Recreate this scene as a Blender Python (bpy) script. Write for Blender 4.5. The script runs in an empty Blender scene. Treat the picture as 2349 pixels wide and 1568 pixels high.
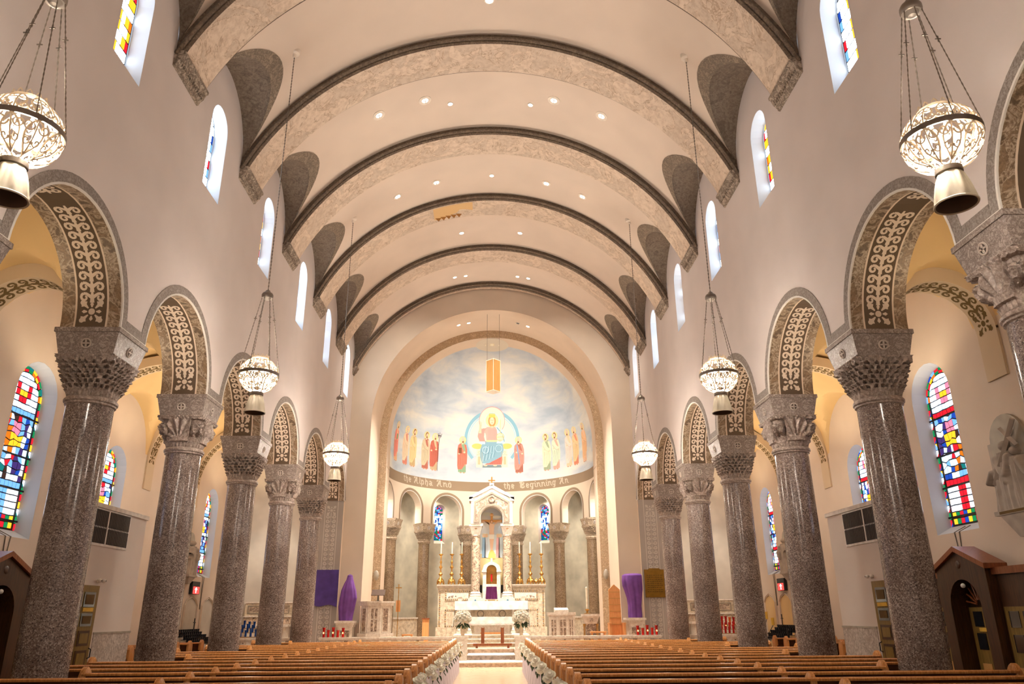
import bpy, bmesh, math, random
from math import sin, cos, pi, sqrt, radians, atan2
from mathutils import Matrix, Vector

random.seed(7)
scene = bpy.context.scene
COL = scene.collection

# ---------------------------------------------------------------- camera
FPX = 1730.9
PITCH, YAW, ROLL = 0.3466, 0.0266, -0.0070
cam_data = bpy.data.cameras.new('camera')
cam_data.sensor_width = 36.0
cam_data.lens = FPX * 36.0 / 2349.0
cam_data.clip_start = 0.05
cam_data.clip_end = 300
cam = bpy.data.objects.new('camera', cam_data)
COL.objects.link(cam)
_f0 = Vector((sin(YAW), cos(YAW), 0))
_r0 = Vector((cos(YAW), -sin(YAW), 0))
_fw = _f0 * cos(PITCH) + Vector((0, 0, 1)) * sin(PITCH)
_up = _f0 * -sin(PITCH) + Vector((0, 0, 1)) * cos(PITCH)
_r = _r0 * cos(ROLL) + _up * sin(ROLL)
_u = _r0 * -sin(ROLL) + _up * cos(ROLL)
M3 = Matrix((_r, _u, -_fw)).transposed()
cam.matrix_world = Matrix.Translation((0.058, 0, 1.9)) @ M3.to_4x4()
scene.camera = cam

# ---------------------------------------------------------------- world, exposure
world = bpy.data.worlds.new('daylight')
scene.world = world
world.use_nodes = True
_bg = world.node_tree.nodes['Background']
_bg.inputs[0].default_value = (0.72, 0.84, 1.0, 1)
_bg.inputs[1].default_value = 0.6
vs = scene.view_settings
vs.view_transform = 'Standard'
vs.look = 'None'
vs.gamma = 1.0
vs.use_curve_mapping = False
vs.exposure = 0.22
scene.cycles.use_denoising = True
scene.cycles.use_light_tree = False
scene.cycles.max_bounces = 4
scene.cycles.diffuse_bounces = 4
scene.cycles.glossy_bounces = 1
scene.cycles.transmission_bounces = 2
scene.cycles.use_adaptive_sampling = True
scene.cycles.adaptive_threshold = 0.06
scene.cycles.sample_clamp_indirect = 6.0
scene.cycles.caustics_reflective = False
scene.cycles.caustics_refractive = False
K_CHAND, K_DOWN, K_AISLE, K_APSE, K_WIN = 1.0, 1.0, 1.0, 1.0, 1.0

# ---------------------------------------------------------------- materials
def lin(c):
    r = []
    for v in c[:3]:
        v = v / 255.0
        r.append(v / 12.92 if v <= 0.04045 else ((v + 0.055) / 1.055) ** 2.4)
    return (r[0], r[1], r[2], 1.0)

MATS = {}
def base_mat(name, rough=0.6, metal=0.0, spec=0.5):
    m = bpy.data.materials.new(name)
    m.use_nodes = True
    nt = m.node_tree
    b = nt.nodes['Principled BSDF']
    b.inputs['Roughness'].default_value = rough
    b.inputs['Metallic'].default_value = metal
    b.inputs['Specular IOR Level'].default_value = spec
    MATS[name] = m
    return m, nt, b

def coords(nt, scale=(1, 1, 1), rot=(0, 0, 0)):
    tc = nt.nodes.new('ShaderNodeTexCoord')
    mp = nt.nodes.new('ShaderNodeMapping')
    mp.inputs['Scale'].default_value = scale
    mp.inputs['Rotation'].default_value = rot
    nt.links.new(tc.outputs['Object'], mp.inputs['Vector'])
    return mp.outputs['Vector']

def noise(nt, vec, scale, detail=3, rough=0.55, dist=0.0):
    n = nt.nodes.new('ShaderNodeTexNoise')
    n.inputs['Scale'].default_value = scale
    n.inputs['Detail'].default_value = detail
    n.inputs['Roughness'].default_value = rough
    n.inputs['Distortion'].default_value = dist
    nt.links.new(vec, n.inputs['Vector'])
    return n.outputs['Fac']

def ramp(nt, fac, stops, interp='LINEAR'):
    r = nt.nodes.new('ShaderNodeValToRGB')
    r.color_ramp.interpolation = interp
    el = r.color_ramp.elements
    while len(el) < len(stops):
        el.new(0.5)
    for e, (p, c) in zip(el, stops):
        e.position = p
        e.color = lin(c)
    nt.links.new(fac, r.inputs['Fac'])
    return r.outputs['Color']

def bump(nt, b, fac, strength, dist=0.02):
    n = nt.nodes.new('ShaderNodeBump')
    n.inputs['Strength'].default_value = strength
    n.inputs['Distance'].default_value = dist
    nt.links.new(fac, n.inputs['Height'])
    nt.links.new(n.outputs['Normal'], b.inputs['Normal'])

def shade(c, k):
    return tuple(max(0, min(255, v * k)) for v in c)

def m_plaster(name, c, var=0.06, rough=0.85, sc=0.6):
    m, nt, b = base_mat(name, rough, 0, 0.25)
    v = coords(nt)
    f = noise(nt, v, sc, 2)
    col = ramp(nt, f, [(0.3, shade(c, 1 - var)), (0.7, shade(c, 1 + var * 0.6))])
    nt.links.new(col, b.inputs['Base Color'])
    return m

def m_flat(name, c, rough=0.6, metal=0.0, spec=0.5):
    m, nt, b = base_mat(name, rough, metal, spec)
    v = coords(nt)
    col = ramp(nt, noise(nt, v, 6, 0), [(0.3, shade(c, 0.95)), (0.7, shade(c, 1.04))])
    nt.links.new(col, b.inputs['Base Color'])
    return m

def m_marble(name, c, vein, sc=2.0, rough=0.4, width=0.06, amount=1.0, mottled=0.08, spec=0.4, soft=0.0):
    m, nt, b = base_mat(name, rough, 0, spec)
    v = coords(nt)
    f = noise(nt, v, sc, 4, 0.65, 1.2)
    e = shade(c, 1.0)
    mid = tuple(c[i] + (vein[i] - c[i]) * amount for i in range(3))
    col = ramp(nt, f, [(0.5 - width * 2.2, shade(c, 1 - mottled)), (0.5 - width, e), (0.5, mid), (0.5 + width, e), (0.5 + width * 3, shade(c, 1 + mottled * 0.5))])
    f2 = noise(nt, v, sc * 5, 2, 0.7)
    mx = nt.nodes.new('ShaderNodeMix'); mx.data_type = 'RGBA'; mx.blend_type = 'MULTIPLY'
    mx.inputs['Factor'].default_value = 1.0
    k = 40 * (1 - soft)
    col2 = ramp(nt, f2, [(0.35, (255 - k, 250 - k, 246 - k)), (0.6, (255, 255, 255))])
    nt.links.new(col, mx.inputs['A']); nt.links.new(col2, mx.inputs['B'])
    nt.links.new(mx.outputs['Result'], b.inputs['Base Color'])
    return m

def m_granite(name, c1, c2, c3, sc=58, rough=0.14):
    m, nt, b = base_mat(name, rough, 0, 0.55)
    v = coords(nt)
    vo = nt.nodes.new('ShaderNodeTexVoronoi')
    vo.inputs['Scale'].default_value = sc
    nt.links.new(v, vo.inputs['Vector'])
    sp = nt.nodes.new('ShaderNodeSeparateColor')
    nt.links.new(vo.outputs['Color'], sp.inputs['Color'])
    col = ramp(nt, sp.outputs['Red'], [(0.05, c3), (0.3, c1), (0.65, c1), (0.95, c2)])
    f2 = noise(nt, v, 1.1, 2)
    mx = nt.nodes.new('ShaderNodeMix'); mx.data_type = 'RGBA'; mx.blend_type = 'MULTIPLY'
    mx.inputs['Factor'].default_value = 1.0
    col2 = ramp(nt, f2, [(0.3, (205, 198, 194)), (0.7, (255, 255, 255))])
    nt.links.new(col, mx.inputs['A']); nt.links.new(col2, mx.inputs['B'])
    nt.links.new(mx.outputs['Result'], b.inputs['Base Color'])
    return m

def m_wood(name, c1, c2, axis=0, rough=0.35, sc=3.0):
    m, nt, b = base_mat(name, rough, 0, 0.4)
    s = [14.0, 14.0, 14.0]; s[axis] = 0.8
    v = coords(nt, tuple(s))
    f = noise(nt, v, sc, 2, 0.6, 0.6)
    col = ramp(nt, f, [(0.28, c1), (0.7, c2)])
    nt.links.new(col, b.inputs['Base Color'])
    return m

def m_emit(name, c, s, sample=False):
    m = bpy.data.materials.new(name)
    m.use_nodes = True
    nt = m.node_tree
    nt.nodes.remove(nt.nodes['Principled BSDF'])
    e = nt.nodes.new('ShaderNodeEmission')
    e.inputs['Color'].default_value = lin(c)
    e.inputs['Strength'].default_value = s
    nt.links.new(e.outputs[0], nt.nodes['Material Output'].inputs['Surface'])
    m.cycles.emission_sampling = 'FRONT_BACK' if sample else 'NONE'
    MATS[name] = m
    return m

def m_cloth(name, c, rough=0.8, sheen=0.3):
    m, nt, b = base_mat(name, rough, 0, 0.3)
    v = coords(nt)
    col = ramp(nt, noise(nt, v, 3.5, 1), [(0.3, shade(c, 0.9)), (0.7, shade(c, 1.06))])
    nt.links.new(col, b.inputs['Base Color'])
    b.inputs['Sheen Weight'].default_value = sheen
    return m

m_plaster('vault', (226, 209, 192), 0.025)
m_plaster('wall', (219, 210, 206), 0.03)
m_plaster('chancel_wall', (226, 206, 184), 0.02)
m_plaster('taupe_wall', (208, 192, 174), 0.03)
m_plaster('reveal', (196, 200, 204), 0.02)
m_marble('lunette_border', (152, 138, 120), (104, 92, 80), 6.0, 0.6, 0.1, 0.8, 0.15)
m_plaster('respond', (156, 147, 140), 0.04)
m_plaster('stencil_pale', (188, 178, 170), 0.03)
m_plaster('aisle_vault', (222, 190, 138), 0.05)
m_plaster('aisle_wall', (214, 197, 180), 0.03)
m_plaster('white_wall', (222, 212, 204), 0.02)
m_plaster('ambulatory', (196, 188, 168), 0.10, 0.6, 1.4)
m_plaster('apse_wall', (226, 208, 186), 0.02)
m_plaster('apse_band', (146, 126, 104), 0.03)
m_plaster('letter', (190, 176, 156), 0.02)
m_plaster('chapel_wall', (196, 186, 172), 0.08, 0.6, 1.0)
m_marble('rib', (220, 202, 182), (168, 142, 116), 1.3, 0.55, 0.02, 0.7, 0.04, soft=0.5)
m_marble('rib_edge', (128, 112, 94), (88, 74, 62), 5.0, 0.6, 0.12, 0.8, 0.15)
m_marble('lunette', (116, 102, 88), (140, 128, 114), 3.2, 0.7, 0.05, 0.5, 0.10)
m_marble('corbel', (188, 174, 158), (90, 78, 66), 5.0, 0.6, 0.12, 0.8, 0.2)
m_marble('archivolt', (160, 152, 146), (128, 120, 114), 6.0, 0.6, 0.1, 0.8, 0.1)
m_marble('soffit_marble', (132, 110, 86), (205, 188, 166), 4.0, 0.45, 0.06, 0.8, 0.22)
m_plaster('soffit_dark', (98, 82, 66), 0.05)
m_plaster('stencil', (224, 206, 186), 0.03)
m_plaster('stencil_dark', (104, 84, 48), 0.05)
m_plaster('aisle_soffit', (206, 186, 158), 0.03)
m_plaster('line_light', (226, 222, 216), 0.02)
m_granite('granite', (134, 118, 110), (188, 176, 168), (72, 64, 62))
m_granite('apse_granite', (140, 116, 90), (182, 160, 132), (88, 72, 56), 60)
m_marble('capital', (200, 186, 176), (124, 110, 102), 5.0, 0.5, 0.14, 0.7, 0.12)
m_flat('capital_dark', (96, 84, 76), 0.8)
m_flat('medal', (196, 184, 174), 0.6)
m_marble('impost', (182, 170, 162), (122, 110, 104), 9.0, 0.5, 0.12, 0.9, 0.22)
m_marble('apse_capital', (208, 190, 166), (140, 120, 98), 6.0, 0.55, 0.14, 0.8, 0.15)
m_marble('white_marble', (240, 231, 218), (204, 190, 172), 1.6, 0.3, 0.04, 0.5, 0.02, soft=0.6)
m_marble('breccia', (226, 204, 180), (98, 76, 64), 2.6, 0.28, 0.045, 0.9, 0.14)
m_marble('breccia_panel', (206, 186, 164), (92, 70, 62), 4.0, 0.3, 0.10, 0.85, 0.15)
m_marble('cream_marble', (226, 212, 188), (196, 176, 146), 1.4, 0.35, 0.08, 0.5, 0.05)
m_marble('arch_marble', (206, 182, 152), (150, 124, 92), 7.0, 0.5, 0.06, 0.7, 0.10)
m_marble('floor_marble', (228, 204, 174), (220, 194, 162), 0.9, 0.12, 0.1, 0.5, 0.02, soft=1.0)
m_marble('step_marble', (224, 200, 176), (186, 156, 134), 1.5, 0.3, 0.08, 0.6, 0.06)
m_marble('dado', (212, 204, 196), (158, 148, 140), 3.0, 0.35, 0.08, 0.7, 0.08)
m_flat('floor_aisle', (150, 118, 92), 0.35)
m_flat('mosaic_gold', (176, 140, 84), 0.35, 0.3)
m_flat('mosaic_grey', (136, 124, 108), 0.5)
m_flat('mosaic_blue', (70, 118, 148), 0.4)
m_wood('pew', (56, 30, 14), (92, 52, 26), 0, 0.3)  # seats and backs: shade between the rows put into the oak colour
m_wood('pew_end', (164, 104, 54), (206, 146, 86), 2, 0.25)  # same oak, lightened on rails and ends as if lit from above
m_wood('door_wood', (104, 82, 38), (142, 114, 58), 2, 0.4)
m_wood('dark_wood', (46, 28, 15), (82, 52, 28), 2, 0.4)
m_wood('brown_wood', (112, 60, 30), (146, 84, 48), 2, 0.35)
m_wood('orange_wood', (206, 140, 84), (230, 168, 108), 2, 0.4)
m_wood('box_wood', (188, 138, 78), (206, 158, 96), 2, 0.5)
m_flat('box_edge', (240, 226, 204), 0.5)
m_flat('gold', (206, 152, 78), 0.28, 0.85)
m_flat('brass', (196, 150, 80), 0.3, 0.9)
m_flat('iron', (238, 222, 196), 0.5, 0.0)  # cream colour carries the lamp glow on the lattice
m_flat('chain', (120, 110, 100), 0.35, 0.8)
m_flat('black', (22, 20, 20), 0.5)
m_flat('louver', (52, 40, 34), 0.6)
m_flat('black_glass', (30, 30, 34), 0.1)
m_flat('bell', (190, 180, 158), 0.6)
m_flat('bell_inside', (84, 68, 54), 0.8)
m_flat('stone_relief', (170, 158, 146), 0.75)
m_flat('speaker_grey', (168, 160, 146), 0.6)
m_flat('bronze', (132, 96, 30), 0.35, 0.7)
m_flat('bronze_dark', (92, 66, 22), 0.45, 0.7)
m_flat('candle', (244, 232, 208), 0.5)
m_flat('lead', (18, 18, 20), 0.6)
m_cloth('purple', (104, 62, 134), 0.75, 0.0)
m_cloth('purple_dark', (74, 54, 122), 0.8, 0.0)
m_cloth('purple_veil', (78, 24, 66), 0.45, 0.0)
m_cloth('altar_cloth', (244, 238, 230), 0.8)
m_cloth('cloth_pattern', (232, 196, 184), 0.8)
m_cloth('tulle', (206, 198, 210), 0.7, 0.4)
m_cloth('rose', (248, 240, 226), 0.7)
m_cloth('leaf', (58, 78, 48), 0.6, 0.1)
m_flat('vase', (226, 214, 190), 0.15)
m_flat('red_cup', (176, 30, 28), 0.12)
m_flat('blue_cup', (24, 62, 128), 0.12)
m_flat('green_cup', (20, 116, 78), 0.12)
m_flat('orange_cup', (214, 92, 30), 0.12)
m_emit('flame', (255, 150, 70), 12)
m_emit('bulb', (255, 236, 206), 14)
m_emit('downlight', (255, 246, 232), 14)
m_emit('exit_red', (255, 60, 54), 2.6)
m_emit('exit_white', (255, 230, 226), 3.5)
m_flat('downlight_trim', (238, 226, 210), 0.5)
m_flat('sign_yellow', (222, 180, 70), 0.6)
m_flat('white_plastic', (232, 228, 222), 0.4)
# stained glass, lit by the day outside
GL = {}
for nm, c, s in [('white', (236, 244, 255), 2.6), ('pale', (206, 224, 246), 2.0), ('sky', (104, 158, 226), 1.5), ('blue', (36, 76, 178), 1.0), ('teal', (30, 128, 128), 0.9),
                 ('green', (30, 142, 84), 0.9), ('red', (214, 34, 48), 1.1), ('pink', (236, 120, 146), 1.4), ('gold', (242, 176, 40), 1.5), ('amber', (226, 116, 28), 1.1), ('purple', (84, 62, 132), 0.7), ('brown', (96, 66, 56), 0.5), ('dark', (26, 30, 60), 0.4), ('quarry', (232, 241, 255), 2.3), ('ice', (190, 214, 244), 1.5)]:
    GL[nm] = m_emit('glass_' + nm, c, s * (2.6 if nm in ('white', 'pale') else 1.15) * K_WIN, nm in ('white', 'pale', 'quarry'))
GLL = {k: m_emit('glass_bright_' + k, c, v, True) for k, c, v in (('white', (226, 238, 255), 9), ('pale', (192, 218, 250), 6.5))}
# painted sky of the half dome
m, nt, b = base_mat('mural_sky', 0.85, 0, 0.2)
v = coords(nt, (0.5, 0.5, 1.3))
f = noise(nt, v, 0.8, 5, 0.52, 0.3)
nt.links.new(ramp(nt, f, [(0.3, (172, 184, 198)), (0.46, (196, 203, 210)), (0.6, (222, 219, 212)), (0.78, (236, 231, 222))]), b.inputs['Base Color'])
PAINT = {}
def paint(c):
    k = tuple(int(v) for v in c)
    if k not in PAINT:
        PAINT[k] = m_plaster('paint_%d_%d_%d' % k, k, 0.01, 0.85)
    return PAINT[k]

# ---------------------------------------------------------------- mesh helpers
class MB:
    def __init__(s):
        s.v = []; s.f = []; s.m = []
    def add(s, vs, fs, mi=0):
        o = len(s.v)
        s.v += [tuple(p) for p in vs]
        for f in fs:
            s.f.append(tuple(o + i for i in f)); s.m.append(mi)
    def box(s, x0, x1, y0, y1, z0, z1, mi=0):
        v = [(x, y, z) for x in (x0, x1) for y in (y0, y1) for z in (z0, z1)]
        s.add(v, [(0, 1, 3, 2), (4, 6, 7, 5), (0, 4, 5, 1), (2, 3, 7, 6), (0, 2, 6, 4), (1, 5, 7, 3)], mi)
        return s
    def frustum(s, c0, h0, c1, h1, mi=0):
        v = []
        for (cx, cy, cz), (hx, hy) in ((c0, h0), (c1, h1)):
            v += [(cx - hx, cy - hy, cz), (cx + hx, cy - hy, cz), (cx + hx, cy + hy, cz), (cx - hx, cy + hy, cz)]
        s.add(v, [(3, 2, 1, 0), (4, 5, 6, 7)] + [(i, (i + 1) % 4, (i + 1) % 4 + 4, i + 4) for i in range(4)], mi)
        return s
    def lathe(s, prof, n=24, c=(0, 0, 0), mi=0, a0=0.0, a1=2 * pi, sq=None):
        full = abs(a1 - a0 - 2 * pi) < 1e-6
        k = n if full else n + 1
        vs = []
        for r, z in prof:
            for j in range(k):
                a = a0 + (a1 - a0) * j / n
                vs.append((c[0] + r * cos(a), c[1] + r * sin(a), c[2] + z))
        fs = []
        for i in range(len(prof) - 1):
            for j in range(n):
                j2 = (j + 1) % k
                fs.append((i * k + j, i * k + j2, (i + 1) * k + j2, (i + 1) * k + j))
        s.add(vs, fs, mi)
        return s
    def tube(s, pts, r, n=5, closed=False, mi=0, caps=True):
        pts = [Vector(p) for p in pts]
        L = len(pts)
        rr = r if isinstance(r, (list, tuple)) else [r] * L
        vs = []; fs = []
        nrm = None
        for i, p in enumerate(pts):
            if closed:
                t = pts[(i + 1) % L] - pts[i - 1]
            else:
                t = pts[min(i + 1, L - 1)] - pts[max(i - 1, 0)]
            if t.length < 1e-9:
                t = Vector((0, 0, 1))
            t.normalize()
            if nrm is None:
                a = Vector((0, 0, 1)) if abs(t.z) < 0.9 else Vector((1, 0, 0))
                nrm = t.cross(a).normalized()
            else:
                nrm = (nrm - t * nrm.dot(t))
                if nrm.length < 1e-6:
                    nrm = t.orthogonal()
                nrm.normalize()
            bn = t.cross(nrm)
            for j in range(n):
                a = 2 * pi * j / n
                vs.append(p + (nrm * cos(a) + bn * sin(a)) * rr[i])
        for i in range(L if closed else L - 1):
            i2 = (i + 1) % L
            for j in range(n):
                j2 = (j + 1) % n
                fs.append((i * n + j, i * n + j2, i2 * n + j2, i2 * n + j))
        if caps and not closed:
            fs.append(tuple(range(n))[::-1]); fs.append(tuple((L - 1) * n + j for j in range(n)))
        s.add(vs, fs, mi)
        return s
    def strip(s, A, B, mi=0, closed=False):
        n = len(A)
        fs = [(i, (i + 1) % n, n + (i + 1) % n, n + i) for i in range(n if closed else n - 1)]
        s.add(list(A) + list(B), fs, mi)
        return s
    def grid(s, fn, nu, nv, mi=0, wrap=False):
        vs = []
        for i in range(nu + 1):
            for j in range(nv + (0 if wrap else 1)):
                vs.append(fn(i / nu, j / nv))
        k = nv if wrap else nv + 1
        fs = []
        for i in range(nu):
            for j in range(nv):
                j2 = (j + 1) % k
                fs.append((i * k + j, i * k + j2, (i + 1) * k + j2, (i + 1) * k + j))
        s.add(vs, fs, mi)
        return s
    def prism(s, poly, axis, d0, d1, mi=0):
        # poly in the two other axes (cyclic order x,y,z without axis)
        def P(a, b, d):
            return {'x': (d, a, b), 'y': (a, d, b), 'z': (a, b, d)}[axis]
        n = len(poly)
        vs = [P(a, b, d0) for a, b in poly] + [P(a, b, d1) for a, b in poly]
        s.add(vs, [tuple(range(n))[::-1], tuple(range(n, 2 * n))] + [(i, (i + 1) % n, n + (i + 1) % n, n + i) for i in range(n)], mi)
        return s
    def disc(s, c, r, axis='z', n=16, mi=0, ry=None):
        ry = ry or r
        vs = []
        for j in range(n):
            a = 2 * pi * j / n
            p, q = r * cos(a), ry * sin(a)
            vs.append({'x': (c[0], c[1] + p, c[2] + q), 'y': (c[0] + p, c[1], c[2] + q), 'z': (c[0] + p, c[1] + q, c[2])}[axis])
        s.add(vs, [tuple(range(n))], mi)
        return s
    def ball(s, c, r, n=10, m=6, mi=0, sx=1, sy=1, sz=1):
        prof = [(max(1e-4, sin(pi * i / m)) * r, -cos(pi * i / m) * r) for i in range(m + 1)]
        o = len(s.v)
        s.lathe(prof, n, (0, 0, 0), mi)
        for i in range(o, len(s.v)):
            x, y, z = s.v[i]
            s.v[i] = (c[0] + x * sx, c[1] + y * sy, c[2] + z * sz)
        return s
    def xf(s, fn, start=0):
        for i in range(start, len(s.v)):
            s.v[i] = tuple(fn(*s.v[i]))
        return s
    def mesh(s, name, mats, smooth=False):
        me = bpy.data.meshes.new(name)
        me.from_pydata(s.v, [], s.f)
        for m in (mats if isinstance(mats, (list, tuple)) else [mats]):
            me.materials.append(MATS[m] if isinstance(m, str) else m)
        me.polygons.foreach_set('material_index', s.m)
        if smooth:
            me.polygons.foreach_set('use_smooth', [True] * len(s.f))
            try:
                me.set_sharp_from_angle(angle=radians(smooth if smooth is not True else 40))
            except Exception:
                pass
        me.update()
        return me

def link(name, data, parent=None, loc=None, rotz=0.0):
    o = bpy.data.objects.new(name, data)
    COL.objects.link(o)
    if parent is not None:
        o.parent = parent
    if loc is not None:
        o.location = loc
    if rotz:
        o.rotation_euler = (0, 0, rotz)
    return o

def part(name, mb, mats, parent, smooth=False, loc=None, rotz=0.0, stuff=False, label=None):
    me = mb if isinstance(mb, bpy.types.Mesh) else mb.mesh(name, mats, smooth)
    o = link(name, me, parent, loc, rotz)
    if stuff:
        o['kind'] = 'stuff'
    if label:
        o['label'] = label
    return o

def struct(name, mb, mats, smooth=False, label=None, category=None):
    o = link(name, mb.mesh(name, mats, smooth) if mb is not None else None)
    o['kind'] = 'structure'
    if label:
        o['label'] = label
    if category:
        o['category'] = category
    return o

def thing(name, label, cat, loc=(0, 0, 0), rotz=0.0, group=None):
    o = link(name, None, None, loc, rotz)
    o.empty_display_size = 0.1
    o['label'] = label
    o['category'] = cat
    if group:
        o['group'] = group
    return o

def copy_tree(root, loc=None, rotz=None, label=None, parent=None, top=True):
    c = root.copy()
    COL.objects.link(c)
    c.parent = parent
    if top:
        if loc is not None:
            c.location = loc
        if rotz is not None:
            c.rotation_euler = (0, 0, rotz)
        if label:
            c['label'] = label
    for ch in root.children:
        copy_tree(ch, parent=c, top=False)
    return c

def lamp(name, kind, loc, energy, color=(1, 0.82, 0.62), radius=0.15, spot=None, target=None, blend=0.6):
    l = bpy.data.lights.new(name, kind)
    l.energy = energy
    l.color = color
    if kind in ('POINT', 'SPOT'):
        l.shadow_soft_size = radius
    if kind == 'SPOT':
        l.spot_size = spot
        l.spot_blend = blend
    o = bpy.data.objects.new(name, l)
    COL.objects.link(o)
    o.location = loc
    if target is not None:
        d = Vector(target) - Vector(loc)
        o.rotation_euler = d.to_track_quat('-Z', 'Y').to_euler()
    return o

ORD = ['first', 'second', 'third', 'fourth', 'fifth', 'sixth', 'seventh', 'eighth', 'ninth', 'tenth', 'eleventh', 'twelfth', 'thirteenth', 'fourteenth', 'fifteenth', 'sixteenth', 'seventeenth', 'eighteenth']
SIDE = {-1: 'left', 1: 'right'}
# ================================================================ dimensions
C0, BAY = 13.93, 4.551
def cy(i): return C0 + BAY * i                 # column lines
NW, NB, XC = 6.95, 8.05, 7.5                   # nave wall face, aisle face, column axis
SPR, AR = 7.0, 1.735                           # arcade spring, arch radius
ZC, RV, RS = 10.62, 7.68, 7.38                 # nave vault centre height, vault radius, rib soffit radius
def ry(i): return 13.66 + BAY * i              # near face of rib i
RW = 1.31
def lb(i): return 16.59 + BAY * i              # lunette centre
LR, LS = 1.62, 13.89
YF = 36.42                                     # chancel arch wall
ZA, R1, R2 = 10.9, 5.93, 5.52                  # chancel arch centre height and radii
YR, YA, RA = 39.45, 40.8, 5.55                 # ring plane, apse centre, apse radius
AX0, AX1 = 10.0, 12.4                          # aisle walls: near bays, far bays
YBACK = -4.2
FIRST = -2
CFL = 0.51                                     # chancel floor
NSEG = 28

# ---------------------------------------------------------------- floor and steps
mb = MB()
mb.box(-1.2, 1.2, YBACK, 31.7, -0.2, 0.0, 0)
mb.box(-12.4, -1.2, YBACK, 33.3, -0.2, -0.005, 1)
mb.box(1.2, 12.4, YBACK, 33.3, -0.2, -0.005, 1)
floor = struct('floor', mb, ['floor_marble', 'floor_aisle'])
mb = MB(); mb.box(-12.4, 12.4, 35.6, 50, -0.2, CFL, 0); mb.box(-12.4, -1.0, 33.32, 35.6, -0.2, CFL, 0); mb.box(1.0, 12.4, 33.32, 35.6, -0.2, CFL, 0)
struct('floor_chancel', mb, ['step_marble'])
def step(name, x, y0, y1, z0, z1, mat='step_marble'):
    b = MB(); b.box(-x, x, y0, y1, z0, z1 - 0.035); b.box(-x - 0.0, x + 0.0, y0 - 0.03, y1, z1 - 0.035, z1, 1)
    return struct(name, b, [mat, 'white_marble'])
step('trim_1', 1.95, 31.7, 33.32, 0, 0.17)
step('trim_2', 0.99, 33.75, 35.6, 0, 0.34)
step('trim_3', 0.99, 35.57, 35.75, 0.34, CFL + 0.004)
step('trim_4', 2.1, 37.2, 46.2, CFL, 0.68, 'cream_marble')
step('trim_5', 1.95, 37.65, 46.2, 0.68, 0.85, 'cream_marble')
step('trim_6', 1.8, 38.1, 46.2, 0.85, 1.02, 'cream_marble')

# ---------------------------------------------------------------- nave walls with arcade and clerestory openings
WHW, WZB, WZS, WDEP = 0.54, 11.75, 13.71, 0.32
def wc(i): return 16.50 + BAY * i
def lun_top(y):
    z = LS
    for i in range(-5, 6):
        d = abs(y - lb(i))
        if d < LR:
            z = max(z, LS + sqrt(LR * LR - d * d))
    return z
WALLS = {}
for sd in (-1, 1):
    X = sd * NW
    mb = MB()
    y0 = cy(FIRST)
    mb.add([(X, YBACK, 0), (X, y0 + 0.3, 0), (X, y0 + 0.3, 9.6), (X, YBACK, 9.6)], [(0, 1, 2, 3)])
    for i in range(FIRST, 5):
        yb = cy(i) + BAY / 2
        ys = [cy(i) + (0.3 if i == FIRST else 0)] + [yb - AR * cos(pi * k / NSEG) for k in range(NSEG + 1)] + [min(cy(i + 1), YF)]
        lo = [SPR] + [SPR + AR * sin(pi * k / NSEG) for k in range(NSEG + 1)] + [SPR]
        for k in range(len(ys) - 1):
            mb.add([(X, ys[k], lo[k]), (X, ys[k + 1], lo[k + 1]), (X, ys[k + 1], 9.6), (X, ys[k], 9.6)], [(0, 1, 2, 3)])
    mb.add([(X, YBACK, 9.6), (X, YF, 9.6), (X, YF, 11.5), (X, YBACK, 11.5)], [(0, 1, 2, 3)])
    wins = [wc(i) for i in range(-1, 5)]
    ys = {YBACK, YF}
    y = YBACK
    while y < YF:
        ys.add(round(y, 3)); y += 0.16
    for i in range(-5, 6):
        for k in range(13):
            ys.add(lb(i) - LR * cos(pi * k / 12))
    for w in wins:
        for k in range(13):
            ys.add(w - WHW * cos(pi * k / 12))
    ys = sorted(v for v in ys if YBACK <= v <= YF)
    for a, b in zip(ys[:-1], ys[1:]):
        if b - a < 1e-5:
            continue
        mid = (a + b) / 2
        hit = [w for w in wins if abs(mid - w) < WHW]
        ta, tb = lun_top(a), lun_top(b)
        if hit:
            w = hit[0]
            fa = WZS + sqrt(max(0, WHW ** 2 - (a - w) ** 2)); fb = WZS + sqrt(max(0, WHW ** 2 - (b - w) ** 2))
            mb.add([(X, a, 11.5), (X, b, 11.5), (X, b, WZB), (X, a, WZB)], [(0, 1, 2, 3)])
            mb.add([(X, a, fa), (X, b, fb), (X, b, tb), (X, a, ta)], [(0, 1, 2, 3)])
        else:
            mb.add([(X, a, 11.5), (X, b, 11.5), (X, b, tb), (X, a, ta)], [(0, 1, 2, 3)])
    # aisle face of the arcade wall
    XB = sd * NB
    for i in range(FIRST, 5):
        yb = cy(i) + BAY / 2
        ys2 = [cy(i)] + [yb - AR * cos(pi * k / NSEG) for k in range(NSEG + 1)] + [min(cy(i + 1), YF)]
        lo = [SPR] + [SPR + AR * sin(pi * k / NSEG) for k in range(NSEG + 1)] + [SPR]
        for k in range(len(ys2) - 1):
            mb.add([(XB, ys2[k], lo[k]), (XB, ys2[k + 1], lo[k + 1]), (XB, ys2[k + 1], 10), (XB, ys2[k], 10)], [(0, 1, 2, 3)], 1)
    WALLS[sd] = struct('wall_' + SIDE[sd], mb, ['wall', 'aisle_wall'])

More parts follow.
